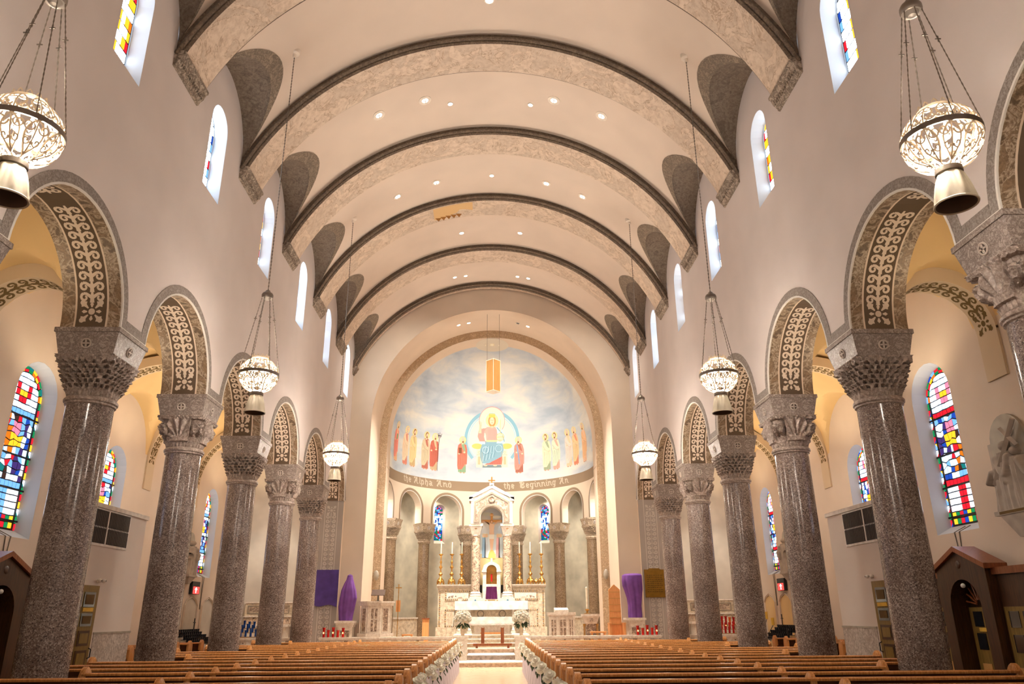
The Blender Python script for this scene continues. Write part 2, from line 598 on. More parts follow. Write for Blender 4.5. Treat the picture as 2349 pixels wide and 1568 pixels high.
# arch soffits, bands and stencils, shared meshes (local y = 0 at bay centre)
def ribbon(mb, pts, w, fn, mi=0):
    L = len(pts); A = []; B = []
    for i, (a, b) in enumerate(pts):
        p, q = pts[max(0, i - 1)], pts[min(L - 1, i + 1)]
        dx, dy = q[0] - p[0], q[1] - p[1]
        l = sqrt(dx * dx + dy * dy) or 1
        ww = w[i] if isinstance(w, list) else w
        A.append(fn(a - dy / l * ww / 2, b + dx / l * ww / 2)); B.append(fn(a + dy / l * ww / 2, b - dx / l * ww / 2))
    mb.strip(A, B, mi)

def poly_fan(mb, c, pts, fn, mi=0):
    vs = [fn(*c)] + [fn(*p) for p in pts]
    n = len(pts)
    mb.add(vs, [(0, 1 + i, 1 + (i + 1) % n) for i in range(n)], mi)

def stencil_vine(mb, fn, s0, s1, pitch=0.2, W=0.21, rosette=True, mi=0):
    """scroll vine in (s along, t across); rosette at s0"""
    if rosette:
        c = s0 + 0.2
        poly_fan(mb, (c, 0), [(c + 0.062 * cos(a * pi / 6), 0.062 * sin(a * pi / 6)) for a in range(12)], fn, mi)
        for k in range(8):
            a = k * pi / 4 + (0 if k % 2 == 0 else 0)
            if k % 2 == 0:
                r0, r1, w0, w1 = 0.082, 0.185, 0.02, 0.07
                pts = [(r0, -w0 / 2), (r0 + (r1 - r0) * 0.6, -w1 / 2), (r1, 0), (r0 + (r1 - r0) * 0.6, w1 / 2), (r0, w0 / 2)]
            else:
                pts = [(0.09, -0.012), (0.17, -0.03), (0.2, -0.075), (0.225, -0.05), (0.27, -0.04), (0.29, 0.0), (0.27, 0.04), (0.225, 0.05), (0.2, 0.075), (0.17, 0.03), (0.09, 0.012)]
            R = [(c + p * cos(a) - q * sin(a), p * sin(a) + q * cos(a)) for p, q in pts]
            cc = (sum(p[0] for p in R) / len(R), sum(p[1] for p in R) / len(R))
            poly_fan(mb, cc, R, fn, mi)
        s0 = c + 0.2
    n = max(1, int((s1 - s0) / pitch))
    for k in range(n):
        s = s0 + k * pitch
        ribbon(mb, [(s - 0.03, 0), (s + pitch * 0.5, 0), (s + pitch, 0)], [0.085, 0.06, 0.035], fn, mi)
        for sg in (-1, 1):
            pts = []; ws = []
            for j in range(5):
                u = j / 4
                pts.append((s + pitch * 0.35 + 0.07 * u - 0.0 * u, sg * (0.01 + 0.10 * u))); ws.append(0.066 - 0.014 * u)
            cs, ct = s + pitch * 0.35 + 0.0, sg * 0.14
            for j in range(11):
                u = j / 10
                r = 0.078 * (1 - 0.72 * u)
                a = pi / 2 * 0.2 + u * 2.9 * pi * 0.62
                pts.append((cs + r * cos(a), ct + sg * r * sin(a))); ws.append(0.054 - 0.02 * u)
            ribbon(mb, pts[5:], ws[5:], fn, mi)
            ribbon(mb, pts[:5] + [pts[5]], ws[:5] + [0.05], fn, mi)

def arch_soffit_mesh():
    mb = MB()
    xs = [NW, 7.19, 7.225, 7.775, 7.81, NB]; mt = [0, 1, 2, 1, 0]
    for k in range(NSEG):
        a, b = pi * k / NSEG, pi * (k + 1) / NSEG
        for j in range(5):
            mb.add([(xs[j], -AR * cos(a), SPR + AR * sin(a)), (xs[j + 1], -AR * cos(a), SPR + AR * sin(a)),
                    (xs[j + 1], -AR * cos(b), SPR + AR * sin(b)), (xs[j], -AR * cos(b), SPR + AR * sin(b))], [(0, 1, 2, 3)], mt[j])
    return mb
def arch_vine_mesh():
    mb = MB()
    for sg in (-1, 1):
        def fn(s, t):
            a = s / AR
            r = AR - 0.006
            return (XC + t, sg * r * cos(a), SPR + r * sin(a))
        stencil_vine(mb, fn, 0.12, AR * pi / 2 - 0.2)
    return mb
def archivolt_mesh():
    mb = MB()
    x0 = NW - 0.014
    for r0, r1, mi, x in ((AR, AR + 0.225, 0, x0), (AR - 0.004, AR + 0.035, 1, x0 - 0.008)):
        A = [(x, -r0 * cos(pi * k / NSEG), SPR + r0 * sin(pi * k / NSEG)) for k in range(NSEG + 1)]
        B = [(x, -r1 * cos(pi * k / NSEG), SPR + r1 * sin(pi * k / NSEG)) for k in range(NSEG + 1)]
        mb.strip(A, B, mi)
        mb.strip(B, [(NW + 0.01, p[1], p[2]) for p in B], mi)
        mb.strip(A, [(NW + 0.01, p[1], p[2]) for p in A], mi)
    d = BAY / 2
    mb.box(x0, NW + 0.01, AR + 0.22, d, SPR, SPR + 0.225, 0)
    mb.box(x0, NW + 0.01, -d, -AR - 0.22, SPR, SPR + 0.225, 0)
    mb.box(x0 - 0.008, NW + 0.01, AR, d, SPR, SPR + 0.035, 1)
    mb.box(x0 - 0.008, NW + 0.01, -d, -AR, SPR, SPR + 0.035, 1)
    return mb
me_soff = arch_soffit_mesh().mesh('arch_soffit', ['soffit_marble', 'stencil', 'soffit_dark'])
me_vine = arch_vine_mesh().mesh('vine_stencil', ['stencil'])
me_arch = archivolt_mesh().mesh('archivolt', ['archivolt', 'line_light'])
for sd in (-1, 1):
    for i in range(FIRST, 5):
        yb = cy(i) + BAY / 2
        for nm, me in (('arch_soffit', me_soff), ('archivolt', me_arch)) + ((('vine_stencil', me_vine),) if i >= -1 else ()):
            o = part(nm, me, None, WALLS[sd], loc=(0, yb, 0))
            o.scale = (sd, 1, 1)
    # respond against the chancel wall, pattern running down to the floor
    yq = 36.17
    mb = MB()
    xs = [NW, 7.19, 7.225, 7.775, 7.81, NB + 0.12]; mt = [0, 1, 2, 1, 0]
    for j in range(5):
        mb.add([(sd * xs[j], yq, CFL), (sd * xs[j + 1], yq, CFL), (sd * xs[j + 1], yq, SPR + 0.05), (sd * xs[j], yq, SPR + 0.05)], [(0, 1, 2, 3)], mt[j])
    mb.box(min(sd * NW, sd * (NB + 0.12)), max(sd * NW, sd * (NB + 0.12)), yq + 0.003, YF, CFL, SPR + 0.05, 3)
    part('respond', mb, ['respond', 'stencil_pale', 'respond', 'chancel_wall'], WALLS[sd])
    mb = MB()
    stencil_vine(mb, lambda s, t: (sd * XC + t, yq - 0.006, 6.75 - s), -0.0, 6.1, 0.21)
    part('vine_stencil', mb, ['stencil_pale'], WALLS[sd])

# ---------------------------------------------------------------- windows
WN = [0]
def win_outline(hw, zb, zs, n=10):
    return [(-hw, zb), (-hw, zs)] + [(-hw * cos(pi * k / n), zs + hw * sin(pi * k / n)) for k in range(1, n)] + [(hw, zs), (hw, zb)]

def inside(hw, zb, zs, y, z):
    if z < zb or abs(y) > hw:
        return False
    return z <= zs or y * y + (z - zs) ** 2 <= hw * hw

def reveal(mb, sd, X, yc, hw, zb, zs, dep, sill=0.2, splay=0.06, mi=0):
    o = win_outline(hw, zb, zs); q = win_outline(hw - splay, zb + sill, zs)
    mb.strip([(X, yc + a, b) for a, b in o], [(X + sd * dep, yc + a, b) for a, b in q], mi, closed=True)

def pane_quad(pts, d, sd, cx=None):
    """shrunk pane polygon facing -sd x at local x=0"""
    cxm = sum(p[0] for p in pts) / len(pts); czm = sum(p[1] for p in pts) / len(pts)
    return [(cxm + (p[0] - cxm) * d, czm + (p[1] - czm) * d) for p in pts]

def clip_poly(pts, hw, zs):
    # pull points lying outside the round head onto it
    r = []
    for y, z in pts:
        if z > zs:
            l = sqrt(y * y + (z - zs) ** 2)
            if l > hw:
                y, z = y * hw / l, zs + (z - zs) * hw / l
        r.append((y, z))
    return r

def area(p):
    return abs(sum(p[i][0] * p[(i + 1) % len(p)][1] - p[(i + 1) % len(p)][0] * p[i][1] for i in range(len(p)))) / 2

def build_window(sd, X, yc, hw, zb, zs, cells, single):
    """cells: list of (polygon, colour) in local (y,z); lead sheet behind them"""
    WN[0] += 1
    mb = MB()
    o = win_outline(hw, zb, zs)
    mb.prism([(yc + a, b) for a, b in o], 'x', X + sd * 0.02, X + sd * 0.05)
    w = struct('window_%d' % WN[0], mb, ['lead'])
    if single:
        for pts, colr in cells:
            b = MB(); b.prism([(a + yc, z) for a, z in pts], 'x', X, X + sd * 0.012)
            part('pane', b, [GLL[colr] if sd < 0 and colr in GLL else GL[colr]], w)
    else:
        names = sorted(set(c for _, c in cells)); b = MB()
        for pts, colr in cells:
            b.prism([(a + yc, z) for a, z in pts], 'x', X, X + sd * 0.012, names.index(colr))
        part('panes', b, [GLL[n] if sd < 0 and n in GLL else GL[n] for n in names], w, stuff=True)
    return w

def clerestory_cells(hw, zb, zs, seed, style):
    rnd = random.Random(seed)
    cells = []
    hq = hw - .045
    xs = [-hq, -hq * .76, -hq * .42, -hq * .12, hq * .12, hq * .42, hq * .76, hq]
    rows = 9
    h = (zs + hw - zb) / rows
    for r in range(rows):
        for k in range(7):
            a, b = xs[k], xs[k + 1]
            z0, z1 = zb + r * h, zb + (r + 1) * h
            pts = clip_poly([(a + .010, z0 + .022), (b - .010, z0 + .022), (b - .010, z1 - .022), ((a + b) / 2, z1 - .022), (a + .010, z1 - .022)], hw - .045, zs)
            if area(pts) < 0.003:
                continue
            if k == 3:
                c = 'white' if r % 3 == 2 else 'gold'
            elif k in (0, 6):
                c = ['sky', 'white', 'sky', 'red', 'white', 'sky', 'blue', 'white', 'sky'][r] if style == 0 else ['gold', 'white', 'red', 'gold', 'amber', 'white', 'gold', 'red', 'gold'][r]
            elif k in (1, 5):
                c = 'white' if style == 0 or r % 2 else 'gold'
            else:
                c = 'white' if rnd.random() < 0.85 else 'pale'
            cells.append((pts, c))
    return cells

for sd in (-1, 1):
    rv = MB()
    for i in range(-1, 5):
        reveal(rv, sd, sd * NW, wc(i), WHW, WZB, WZS, WDEP, 0.2, 0.05)
        zb2 = WZB + 0.2; hw2 = WHW - 0.05
        build_window(sd, sd * (NW + WDEP), wc(i), hw2, zb2, WZS, clerestory_cells(hw2, zb2, WZS, i * 7 + sd, (i + (0 if sd < 0 else 1)) % 2), i < 1)
    part('window_reveal', rv, ['reveal'], WALLS[sd])

# ---------------------------------------------------------------- nave vault, lunettes, ribs
def vx(z):
    return sqrt(max(0, RV * RV - (z - ZC) ** 2))
mb = MB()
ys = set()
y = YBACK
while y < YF:
    ys.add(round(y, 3)); y += 0.45
ys.add(YF)
for i in range(-5, 6):
    for k in range(21):
        ys.add(lb(i) - LR * cos(pi * k / 20))
ys = sorted(v for v in ys if YBACK <= v <= YF)
NT = 48
def vault_pt(y, t):
    z = lun_top(y)
    th = math.acos(min(1, (z - ZC) / RV)) * t
    return (RV * sin(th), y, ZC + RV * cos(th))
rows = [[vault_pt(yy, -1 + 2 * j / NT) for j in range(NT + 1)] for yy in ys]
for a, b in zip(rows[:-1], rows[1:]):
    mb.strip(a, b, 0)
ceiling = struct('ceiling', mb, ['vault'], smooth=60)
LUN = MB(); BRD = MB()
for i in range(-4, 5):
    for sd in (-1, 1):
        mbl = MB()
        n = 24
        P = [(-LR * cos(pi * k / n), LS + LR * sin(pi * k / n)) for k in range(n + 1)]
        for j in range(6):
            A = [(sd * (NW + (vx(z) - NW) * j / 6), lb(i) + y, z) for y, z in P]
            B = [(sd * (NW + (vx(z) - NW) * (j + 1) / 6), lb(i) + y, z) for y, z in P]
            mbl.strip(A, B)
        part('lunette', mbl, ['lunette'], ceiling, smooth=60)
        mbb = MB()
        r0 = RV - 0.012
        def on(y, z):
            return (sd * sqrt(max(0, r0 * r0 - (z - ZC) ** 2)), lb(i) + y, z)
        A = []; B = []
        for k in range(n + 1):
            a = pi * k / n
            y0, z0 = -(LR - .02) * cos(a), LS + (LR - .03) * sin(a)
            w = 0.12 + 0.22 * sin(a)
            y1, z1 = -(LR + (0.0 if sin(a) < 0.2 else 0.0)) * cos(a), LS + (LR + w) * sin(a)
            A.append(on(y0, z0)); B.append(on(y1, z1))
        mbb.strip(A, B)
        part('lunette_border', mbb, ['lunette_border'], ceiling)

th0 = math.asin(6.80 / RS)
def rib(i, y0, w, mats=('rib', 'rib_edge')):
    mb = MB(); n = 56
    def arc(r, y, k):
        t = -th0 + 2 * th0 * k / n
        return (r * sin(t), y, ZC + r * cos(t))
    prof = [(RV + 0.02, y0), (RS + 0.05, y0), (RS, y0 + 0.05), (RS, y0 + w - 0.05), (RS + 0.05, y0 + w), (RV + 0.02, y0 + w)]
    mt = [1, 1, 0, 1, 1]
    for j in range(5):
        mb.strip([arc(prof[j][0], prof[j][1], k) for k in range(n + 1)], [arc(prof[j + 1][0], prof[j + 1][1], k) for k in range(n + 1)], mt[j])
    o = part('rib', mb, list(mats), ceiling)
    ed = MB()
    for yy in ((y0 - 0.03,) if w < 0.6 else (y0 - 0.03, y0 + w + 0.03)):
        ed.tube([arc(RS + 0.13, yy, k) for k in range(n + 1)], 0.06, 6)
    part('edge_moulding', ed, ['rib_edge'], o, smooth=60)
    return o
def corbel(sd, y0, w, par):
    mb = MB()
    z1 = ZC + RS * cos(th0) + 0.08
    prof = [(0.0, -0.34), (0.05, -0.33), (0.07, -0.27), (0.15, -0.18), (0.19, -0.08), (0.2, -0.05), (0.24, -0.04), (0.25, 0.03), (0.22, 0.05), (0.0, 0.08)]
    pts = [(sd * (NW - a), z1 + b) for a, b in prof]
    mb.prism(pts, 'y', y0 - 0.05, y0 + w + 0.05)
    o = part('corbel', mb, ['corbel'], par)
    lf = MB()
    n = int(w / 0.085)
    for k in range(n):
        y = y0 + (k + 0.5) * w / n
        lf.ball((sd * (NW - 0.14), y, z1 - 0.16), 0.05, 6, 4, sx=0.7, sy=0.62, sz=1.6)
    part('leaf_carving', lf, ['corbel'], o, smooth=True)
for i in range(-2, 5):
    r_ = rib(i, ry(i), RW)
    for sd in (-1, 1):
        corbel(sd, ry(i), RW, r_)
r_ = rib(5, YF - 0.32, 0.33)
for sd in (-1, 1):
    corbel(sd, YF - 0.32, 0.3, r_)
# patch of fallen paint on the fourth rib
pt = MB()
def arcR(t, y): return (RS * 0.9985 * sin(t), y, ZC + RS * 0.9985 * cos(t))
yd = ry(3)
top = []; bot = []
for k in range(13):
    u = k / 12
    t = -0.335 + 0.225 * u
    wv = 0.92 + 0.12 * sin(u * 7) - (0.25 if u > 0.62 else 0.0) + (0.12 if u < 0.2 else 0)
    top.append(arcR(t, yd + 0.1)); bot.append(arcR(t, yd + 0.1 + wv * 0.85))
pt.strip(top, bot)
part('bare_plaster_patch', pt, [paint((222, 186, 134))], r_.parent)
fl = MB()
for k in range(5):
    t = -0.33 + 0.03 * k
    a, b_, c_ = arcR(t, yd + 0.85), arcR(t + 0.035, yd + 0.95), arcR(t + 0.02, yd + 1.05)
    fl.add([a, b_, (c_[0], c_[1], c_[2] - 0.09)], [(0, 1, 2)])
part('peeling_flake', fl, [paint((150, 104, 52))], r_.parent)

# rear wall of the nave behind the camera
mb = MB()
pts = [(-12.4, 0), (12.4, 0), (12.4, 9.5), (NW, 9.5)] + [(vx(0) if False else RV * sin(t), ZC + RV * cos(t)) for t in [1.13 - 2.26 * k / 20 for k in range(21)]] + [(-NW, 9.5), (-12.4, 9.5)]
mb.prism([(a, b) for a, b in pts], 'y', YBACK - 0.3, YBACK)
struct('wall_rear', mb, ['wall'])

# ---------------------------------------------------------------- chancel arch wall, barrel and ring
mb = MB()
xs = sorted(set([-NW - 0.3, NW + 0.3, -R1, R1] + [-R1 * cos(pi * k / 48) for k in range(49)] + [-NW + 0.1 * k for k in range(11)] + [NW - 0.1 * k for k in range(11)]))
for a, b in zip(xs[:-1], xs[1:]):
    m_ = (a + b) / 2
    ta, tb = ZC + sqrt(max(0, RV * RV - a * a)) + 0.02, ZC + sqrt(max(0, RV * RV - b * b)) + 0.02
    if abs(m_) < R1:
        fa, fb = ZA + sqrt(max(0, R1 ** 2 - a * a)), ZA + sqrt(max(0, R1 ** 2 - b * b))
    else:
        fa = fb = 0
    mb.add([(a, YF, fa), (b, YF, fb), (b, YF, tb), (a, YF, ta)], [(0, 1, 2, 3)])
wall_ch = struct('wall_chancel', mb, ['taupe_wall'])
def arch_outline(r, n=48):
    return [(-r, 0), (-r, ZA)] + [(-r * cos(pi * k / n), ZA + r * sin(pi * k / n)) for k in range(1, n)] + [(r, ZA), (r, 0)]
o1 = arch_outline(R1); o2 = arch_outline(R2)
mb = MB()
mb.strip([(a, YF - 0.01, b) for a, b in o1], [(a, YR, b) for a, b in o1])
struct('ceiling_chancel', mb, ['chancel_wall'], smooth=50)
mb = MB()
mb.strip([(a, YR, b) for a, b in o1], [(a, YR, b) for a, b in o2])
mb.strip([(a, YR, b) for a, b in o2], [(a, YR + 0.05, b) for a, b in o2])
struct('trim_7', mb, ['arch_marble'])
mb = MB()
mb.strip([(a, YR + 0.05, b) for a, b in o2], [(a, YA, b) for a, b in o2])
struct('trim_8', mb, ['chancel_wall'], smooth=50)

# ---------------------------------------------------------------- apse
def cyl(R, az, z):
    return (R * sin(az), YA + R * cos(az), z)
def dome_pt(az, z, off=0.0):
    R = RA - off
    if z <= ZA:
        return cyl(R, az, z)
    r = sqrt(max(0.0, R * R - (z - ZA) ** 2))
    return (r * sin(az), YA + r * cos(az), z)
mb = MB()
HP = pi / 2
NAZ = 72
prev = None
levels = [9.52, 10.0, 10.45, ZA]
rowsd = [[cyl(RA, -HP + pi * j / NAZ, z) for j in range(NAZ + 1)] for z in levels]
for k in range(1, 33):
    e = HP * k / 32
    rowsd.append([(RA * cos(e) * sin(-HP + pi * j / NAZ), YA + RA * cos(e) * cos(-HP + pi * j / NAZ), ZA + RA * sin(e)) for j in range(NAZ + 1)])
for a, b in zip(rowsd[:-1], rowsd[1:]):
    mb.strip(a, b)
dome = struct('ceiling_apse', mb, ['mural_sky'], smooth=60)
# inscription band
mb = MB()
R_ = RA - 0.012
for za, zb_, mi in ((8.95, 9.52, 0),):
    mb.strip([cyl(R_, -HP + pi * j / NAZ, za) for j in range(NAZ + 1)], [cyl(R_, -HP + pi * j / NAZ, zb_) for j in range(NAZ + 1)], mi)
    mb.strip([cyl(R_, -HP + pi * j / NAZ, za) for j in range(NAZ + 1)], [cyl(RA + .01, -HP + pi * j / NAZ, za) for j in range(NAZ + 1)], mi)
    mb.strip([cyl(R_, -HP + pi * j / NAZ, zb_) for j in range(NAZ + 1)], [cyl(RA + .01, -HP + pi * j / NAZ, zb_) for j in range(NAZ + 1)], mi)
band = struct('trim_9', mb, ['apse_band'], smooth=60)
# arcade wall of the apse
ACOL = [-72.0, -42.3, -15.2, 15.2, 42.3, 72.0]
AOPN = [radians(a) for a in (-86.6, -57.2, -28.75, 0.0, 28.75, 57.2, 86.6)]
AH, AZS, AZB, ATOP = 0.93, 7.7, 6.9, 8.95
hA = AH / RA
azs = set([-HP, HP])
for j in range(121):
    azs.add(-HP + pi * j / 120)
for c in AOPN:
    for k in range(17):
        azs.add(c - hA * cos(pi * k / 16))
azs = sorted(a for a in azs if -HP - 1e-9 <= a <= HP + 1e-9)
def opn(az):
    for c in AOPN:
        if abs(az - c) < hA - 1e-7:
            return c
    return None
RB = 6.05
mb = MB()
for a, b in zip(azs[:-1], azs[1:]):
    if b - a < 1e-7:
        continue
    c = opn((a + b) / 2)
    if c is None:
        za = zb_ = AZB
    else:
        za = AZS + sqrt(max(0, AH ** 2 - ((a - c) * RA) ** 2)); zb_ = AZS + sqrt(max(0, AH ** 2 - ((b - c) * RA) ** 2))
    mb.add([cyl(RA, a, za), cyl(RA, b, zb_), cyl(RA, b, ATOP), cyl(RA, a, ATOP)], [(0, 1, 2, 3)])
    mb.add([cyl(RB, a, za), cyl(RB, b, zb_), cyl(RB, b, 9.2), cyl(RB, a, 9.2)], [(0, 1, 2, 3)])
    mb.add([cyl(RA, a, za), cyl(RA, b, zb_), cyl(RB, b, zb_), cyl(RB, a, za)], [(0, 1, 2, 3)])
for c in AOPN:
    for sg in (-1, 1):
        a = c + sg * hA
        if abs(a) <= HP:
            mb.add([cyl(RA, a, AZB), cyl(RB, a, AZB), cyl(RB, a, AZS), cyl(RA, a, AZS)], [(0, 1, 2, 3)])
wall_apse = struct('wall_apse', mb, ['apse_wall'])
for c in AOPN:
    mb = MB()
    for r0, r1, off, mi in ((AH, AH + 0.17, 0.012, 0), (AH - 0.003, AH + 0.03, 0.02, 1)):
        A = []; B = []
        pr = [(-1, AZB - AZS)] + [(-cos(pi * k / 20), None) for k in range(21)] + [(1, AZB - AZS)]
        for rr, L in ((r0, A), (r1, B)):
            L.append((c - rr / RA, AZB))
            for k in range(21):
                L.append((c - rr * cos(pi * k / 20) / RA, AZS + rr * sin(pi * k / 20)))
            L.append((c + rr / RA, AZB))
        keep = [k for k in range(len(A)) if abs(A[k][0]) <= HP and abs(B[k][0]) <= HP]
        for k, k2 in zip(keep[:-1], keep[1:]):
            if k2 == k + 1:
                mb.add([cyl(RA - off, *A[k]), cyl(RA - off, *A[k2]), cyl(RA - off, *B[k2]), cyl(RA - off, *B[k])], [(0, 1, 2, 3)], mi)
    if mb.f:
        part('archivolt', mb, ['apse_band', 'line_light'], wall_apse)
# ambulatory behind the columns
RM = 7.4
WAZ = [radians(-25.6), radians(25.6)]
wh = 0.36 / RM
azm = sorted(set([radians(-98 + 196 * j / 98) for j in range(99)] + [c + wh * cos(pi * k / 10) for c in WAZ for k in range(11)]))
mb = MB(); rv = MB()
for a, b in zip(azm[:-1], azm[1:]):
    m_ = (a + b) / 2
    c = next((c for c in WAZ if abs(m_ - c) < wh - 1e-7), None)
    if c is None:
        mb.add([cyl(RM, a, CFL), cyl(RM, b, CFL), cyl(RM, b, 9.2), cyl(RM, a, 9.2)], [(0, 1, 2, 3)])
    else:
        fa, fb = [7.98 + sqrt(max(0, 0.36 ** 2 - ((q - c) * RM) ** 2)) for q in (a, b)]
        mb.add([cyl(RM, a, CFL), cyl(RM, b, CFL), cyl(RM, b, 6.0), cyl(RM, a, 6.0)], [(0, 1, 2, 3)])
        mb.add([cyl(RM, a, fa), cyl(RM, b, fb), cyl(RM, b, 9.2), cyl(RM, a, 9.2)], [(0, 1, 2, 3)])
    mb.add([cyl(RA + .02, a, 9.2), cyl(RA + .02, b, 9.2), cyl(RM, b, 9.2), cyl(RM, a, 9.2)], [(0, 1, 2, 3)])
struct('wall_ambulatory', mb, ['ambulatory'], smooth=60)
for c in WAZ:
    T = Matrix.Translation(cyl(RM, c, 0)) @ Matrix.Rotation(-c, 4, 'Z')
    # local: x across, y outwards
    o = win_outline(0.36, 6.0, 7.98); q = win_outline(0.3, 6.2, 7.98)
    mb = MB(); mb.strip([T @ Vector((a, -0.005, b)) for a, b in o], [T @ Vector((a, 0.32, b)) for a, b in q], closed=True)
    WN[0] += 1
    mb.prism(q, 'y', 0.32, 0.36, 1)
    n0 = len(mb.v) - 2 * len(q)
    for k in range(n0, len(mb.v)):
        mb.v[k] = tuple(T @ Vector(mb.v[k]))
    w = struct('window_%d' % WN[0], mb, ['purple_dark' if False else 'taupe_wall', 'lead'])
    rnd = random.Random(5)
    gb = MB(); names = ['white', 'pale', 'sky', 'blue', 'green', 'red', 'pink', 'teal']
    nx, nz = 6, 20
    jit = {(i, j): (rnd.uniform(-.03, .03) if 0 < i < nx else 0, rnd.uniform(-.03, .03) if 0 < j < nz else 0) for i in range(nx + 1) for j in range(nz + 1)}
    hz = 8.28 - 6.2
    for i in range(nx):
        for j in range(nz):
            pts = [(-0.3 + 0.6 * (i + di) / nx + jit[(i + di, j + dj)][0], 6.2 + hz * (j + dj) / nz + jit[(i + di, j + dj)][1]) for di, dj in ((0, 0), (1, 0), (1, 1), (0, 1))]
            pts = pane_quad(clip_poly(pts, 0.29, 7.98), 0.84, 1)
            if area(pts) < 0.001:
                continue
            s0 = len(gb.v)
            colr = rnd.choice(['white', 'pale', 'white', 'sky', 'blue'] if 5 < j < 15 else ['green', 'red', 'sky', 'teal', 'blue', 'pink'])
            gb.prism(pts, 'y', 0.305, 0.318, names.index(colr))
            for k in range(s0, len(gb.v)):
                gb.v[k] = tuple(T @ Vector(gb.v[k]))
    part('panes', gb, [GL[n] for n in names], w, stuff=True)
# closing walls beside the ambulatory
for sd in (-1, 1):
    mb = MB(); mb.box(min(sd * 5.94, sd * 7.4), max(sd * 5.94, sd * 7.4), 38.9, 39.0, 0, 9.3)
    mb.add([(sd * 7.4, 39, 0), (sd * 7.4, 41, 0), (sd * 7.4, 41, 9.3), (sd * 7.4, 39, 9.3)], [(0, 1, 2, 3)])
    mb.add([(sd * 5.5, 39.5, 9.25), (sd * 7.4, 39.0, 9.25), (sd * 7.4, 41, 9.25), (sd * 5.5, 41, 9.25)], [(0, 1, 2, 3)])
    struct('wall_ambulatory_' + SIDE[sd], mb, ['ambulatory'])

# ---------------------------------------------------------------- aisles
AWH, AWZB, AWZS, AWD = 0.77, 3.5, 6.5, 0.3
AWIN = {0: (16.33, AX0), 2: (25.15, AX1), 3: (29.8, AX1), 4: (34.3, AX1)}
def aisle_wall_seg(mb, X, y0, y1, z1, wins, mi=0):
    ys = sorted(set([y0, y1] + [w - AWH * cos(pi * k / 14) for w in wins for k in range(15)]))
    for a, b in zip(ys[:-1], ys[1:]):
        m_ = (a + b) / 2
        w = next((w for w in wins if abs(m_ - w) < AWH), None)
        if w is None:
            mb.add([(X, a, 0), (X, b, 0), (X, b, z1), (X, a, z1)], [(0, 1, 2, 3)], mi)
        else:
            fa, fb = [AWZS + sqrt(max(0, AWH ** 2 - (q - w) ** 2)) for q in (a, b)]
            mb.add([(X, a, 0), (X, b, 0), (X, b, AWZB), (X, a, AWZB)], [(0, 1, 2, 3)], mi)
            mb.add([(X, a, fa), (X, b, fb), (X, b, z1), (X, a, z1)], [(0, 1, 2, 3)], mi)

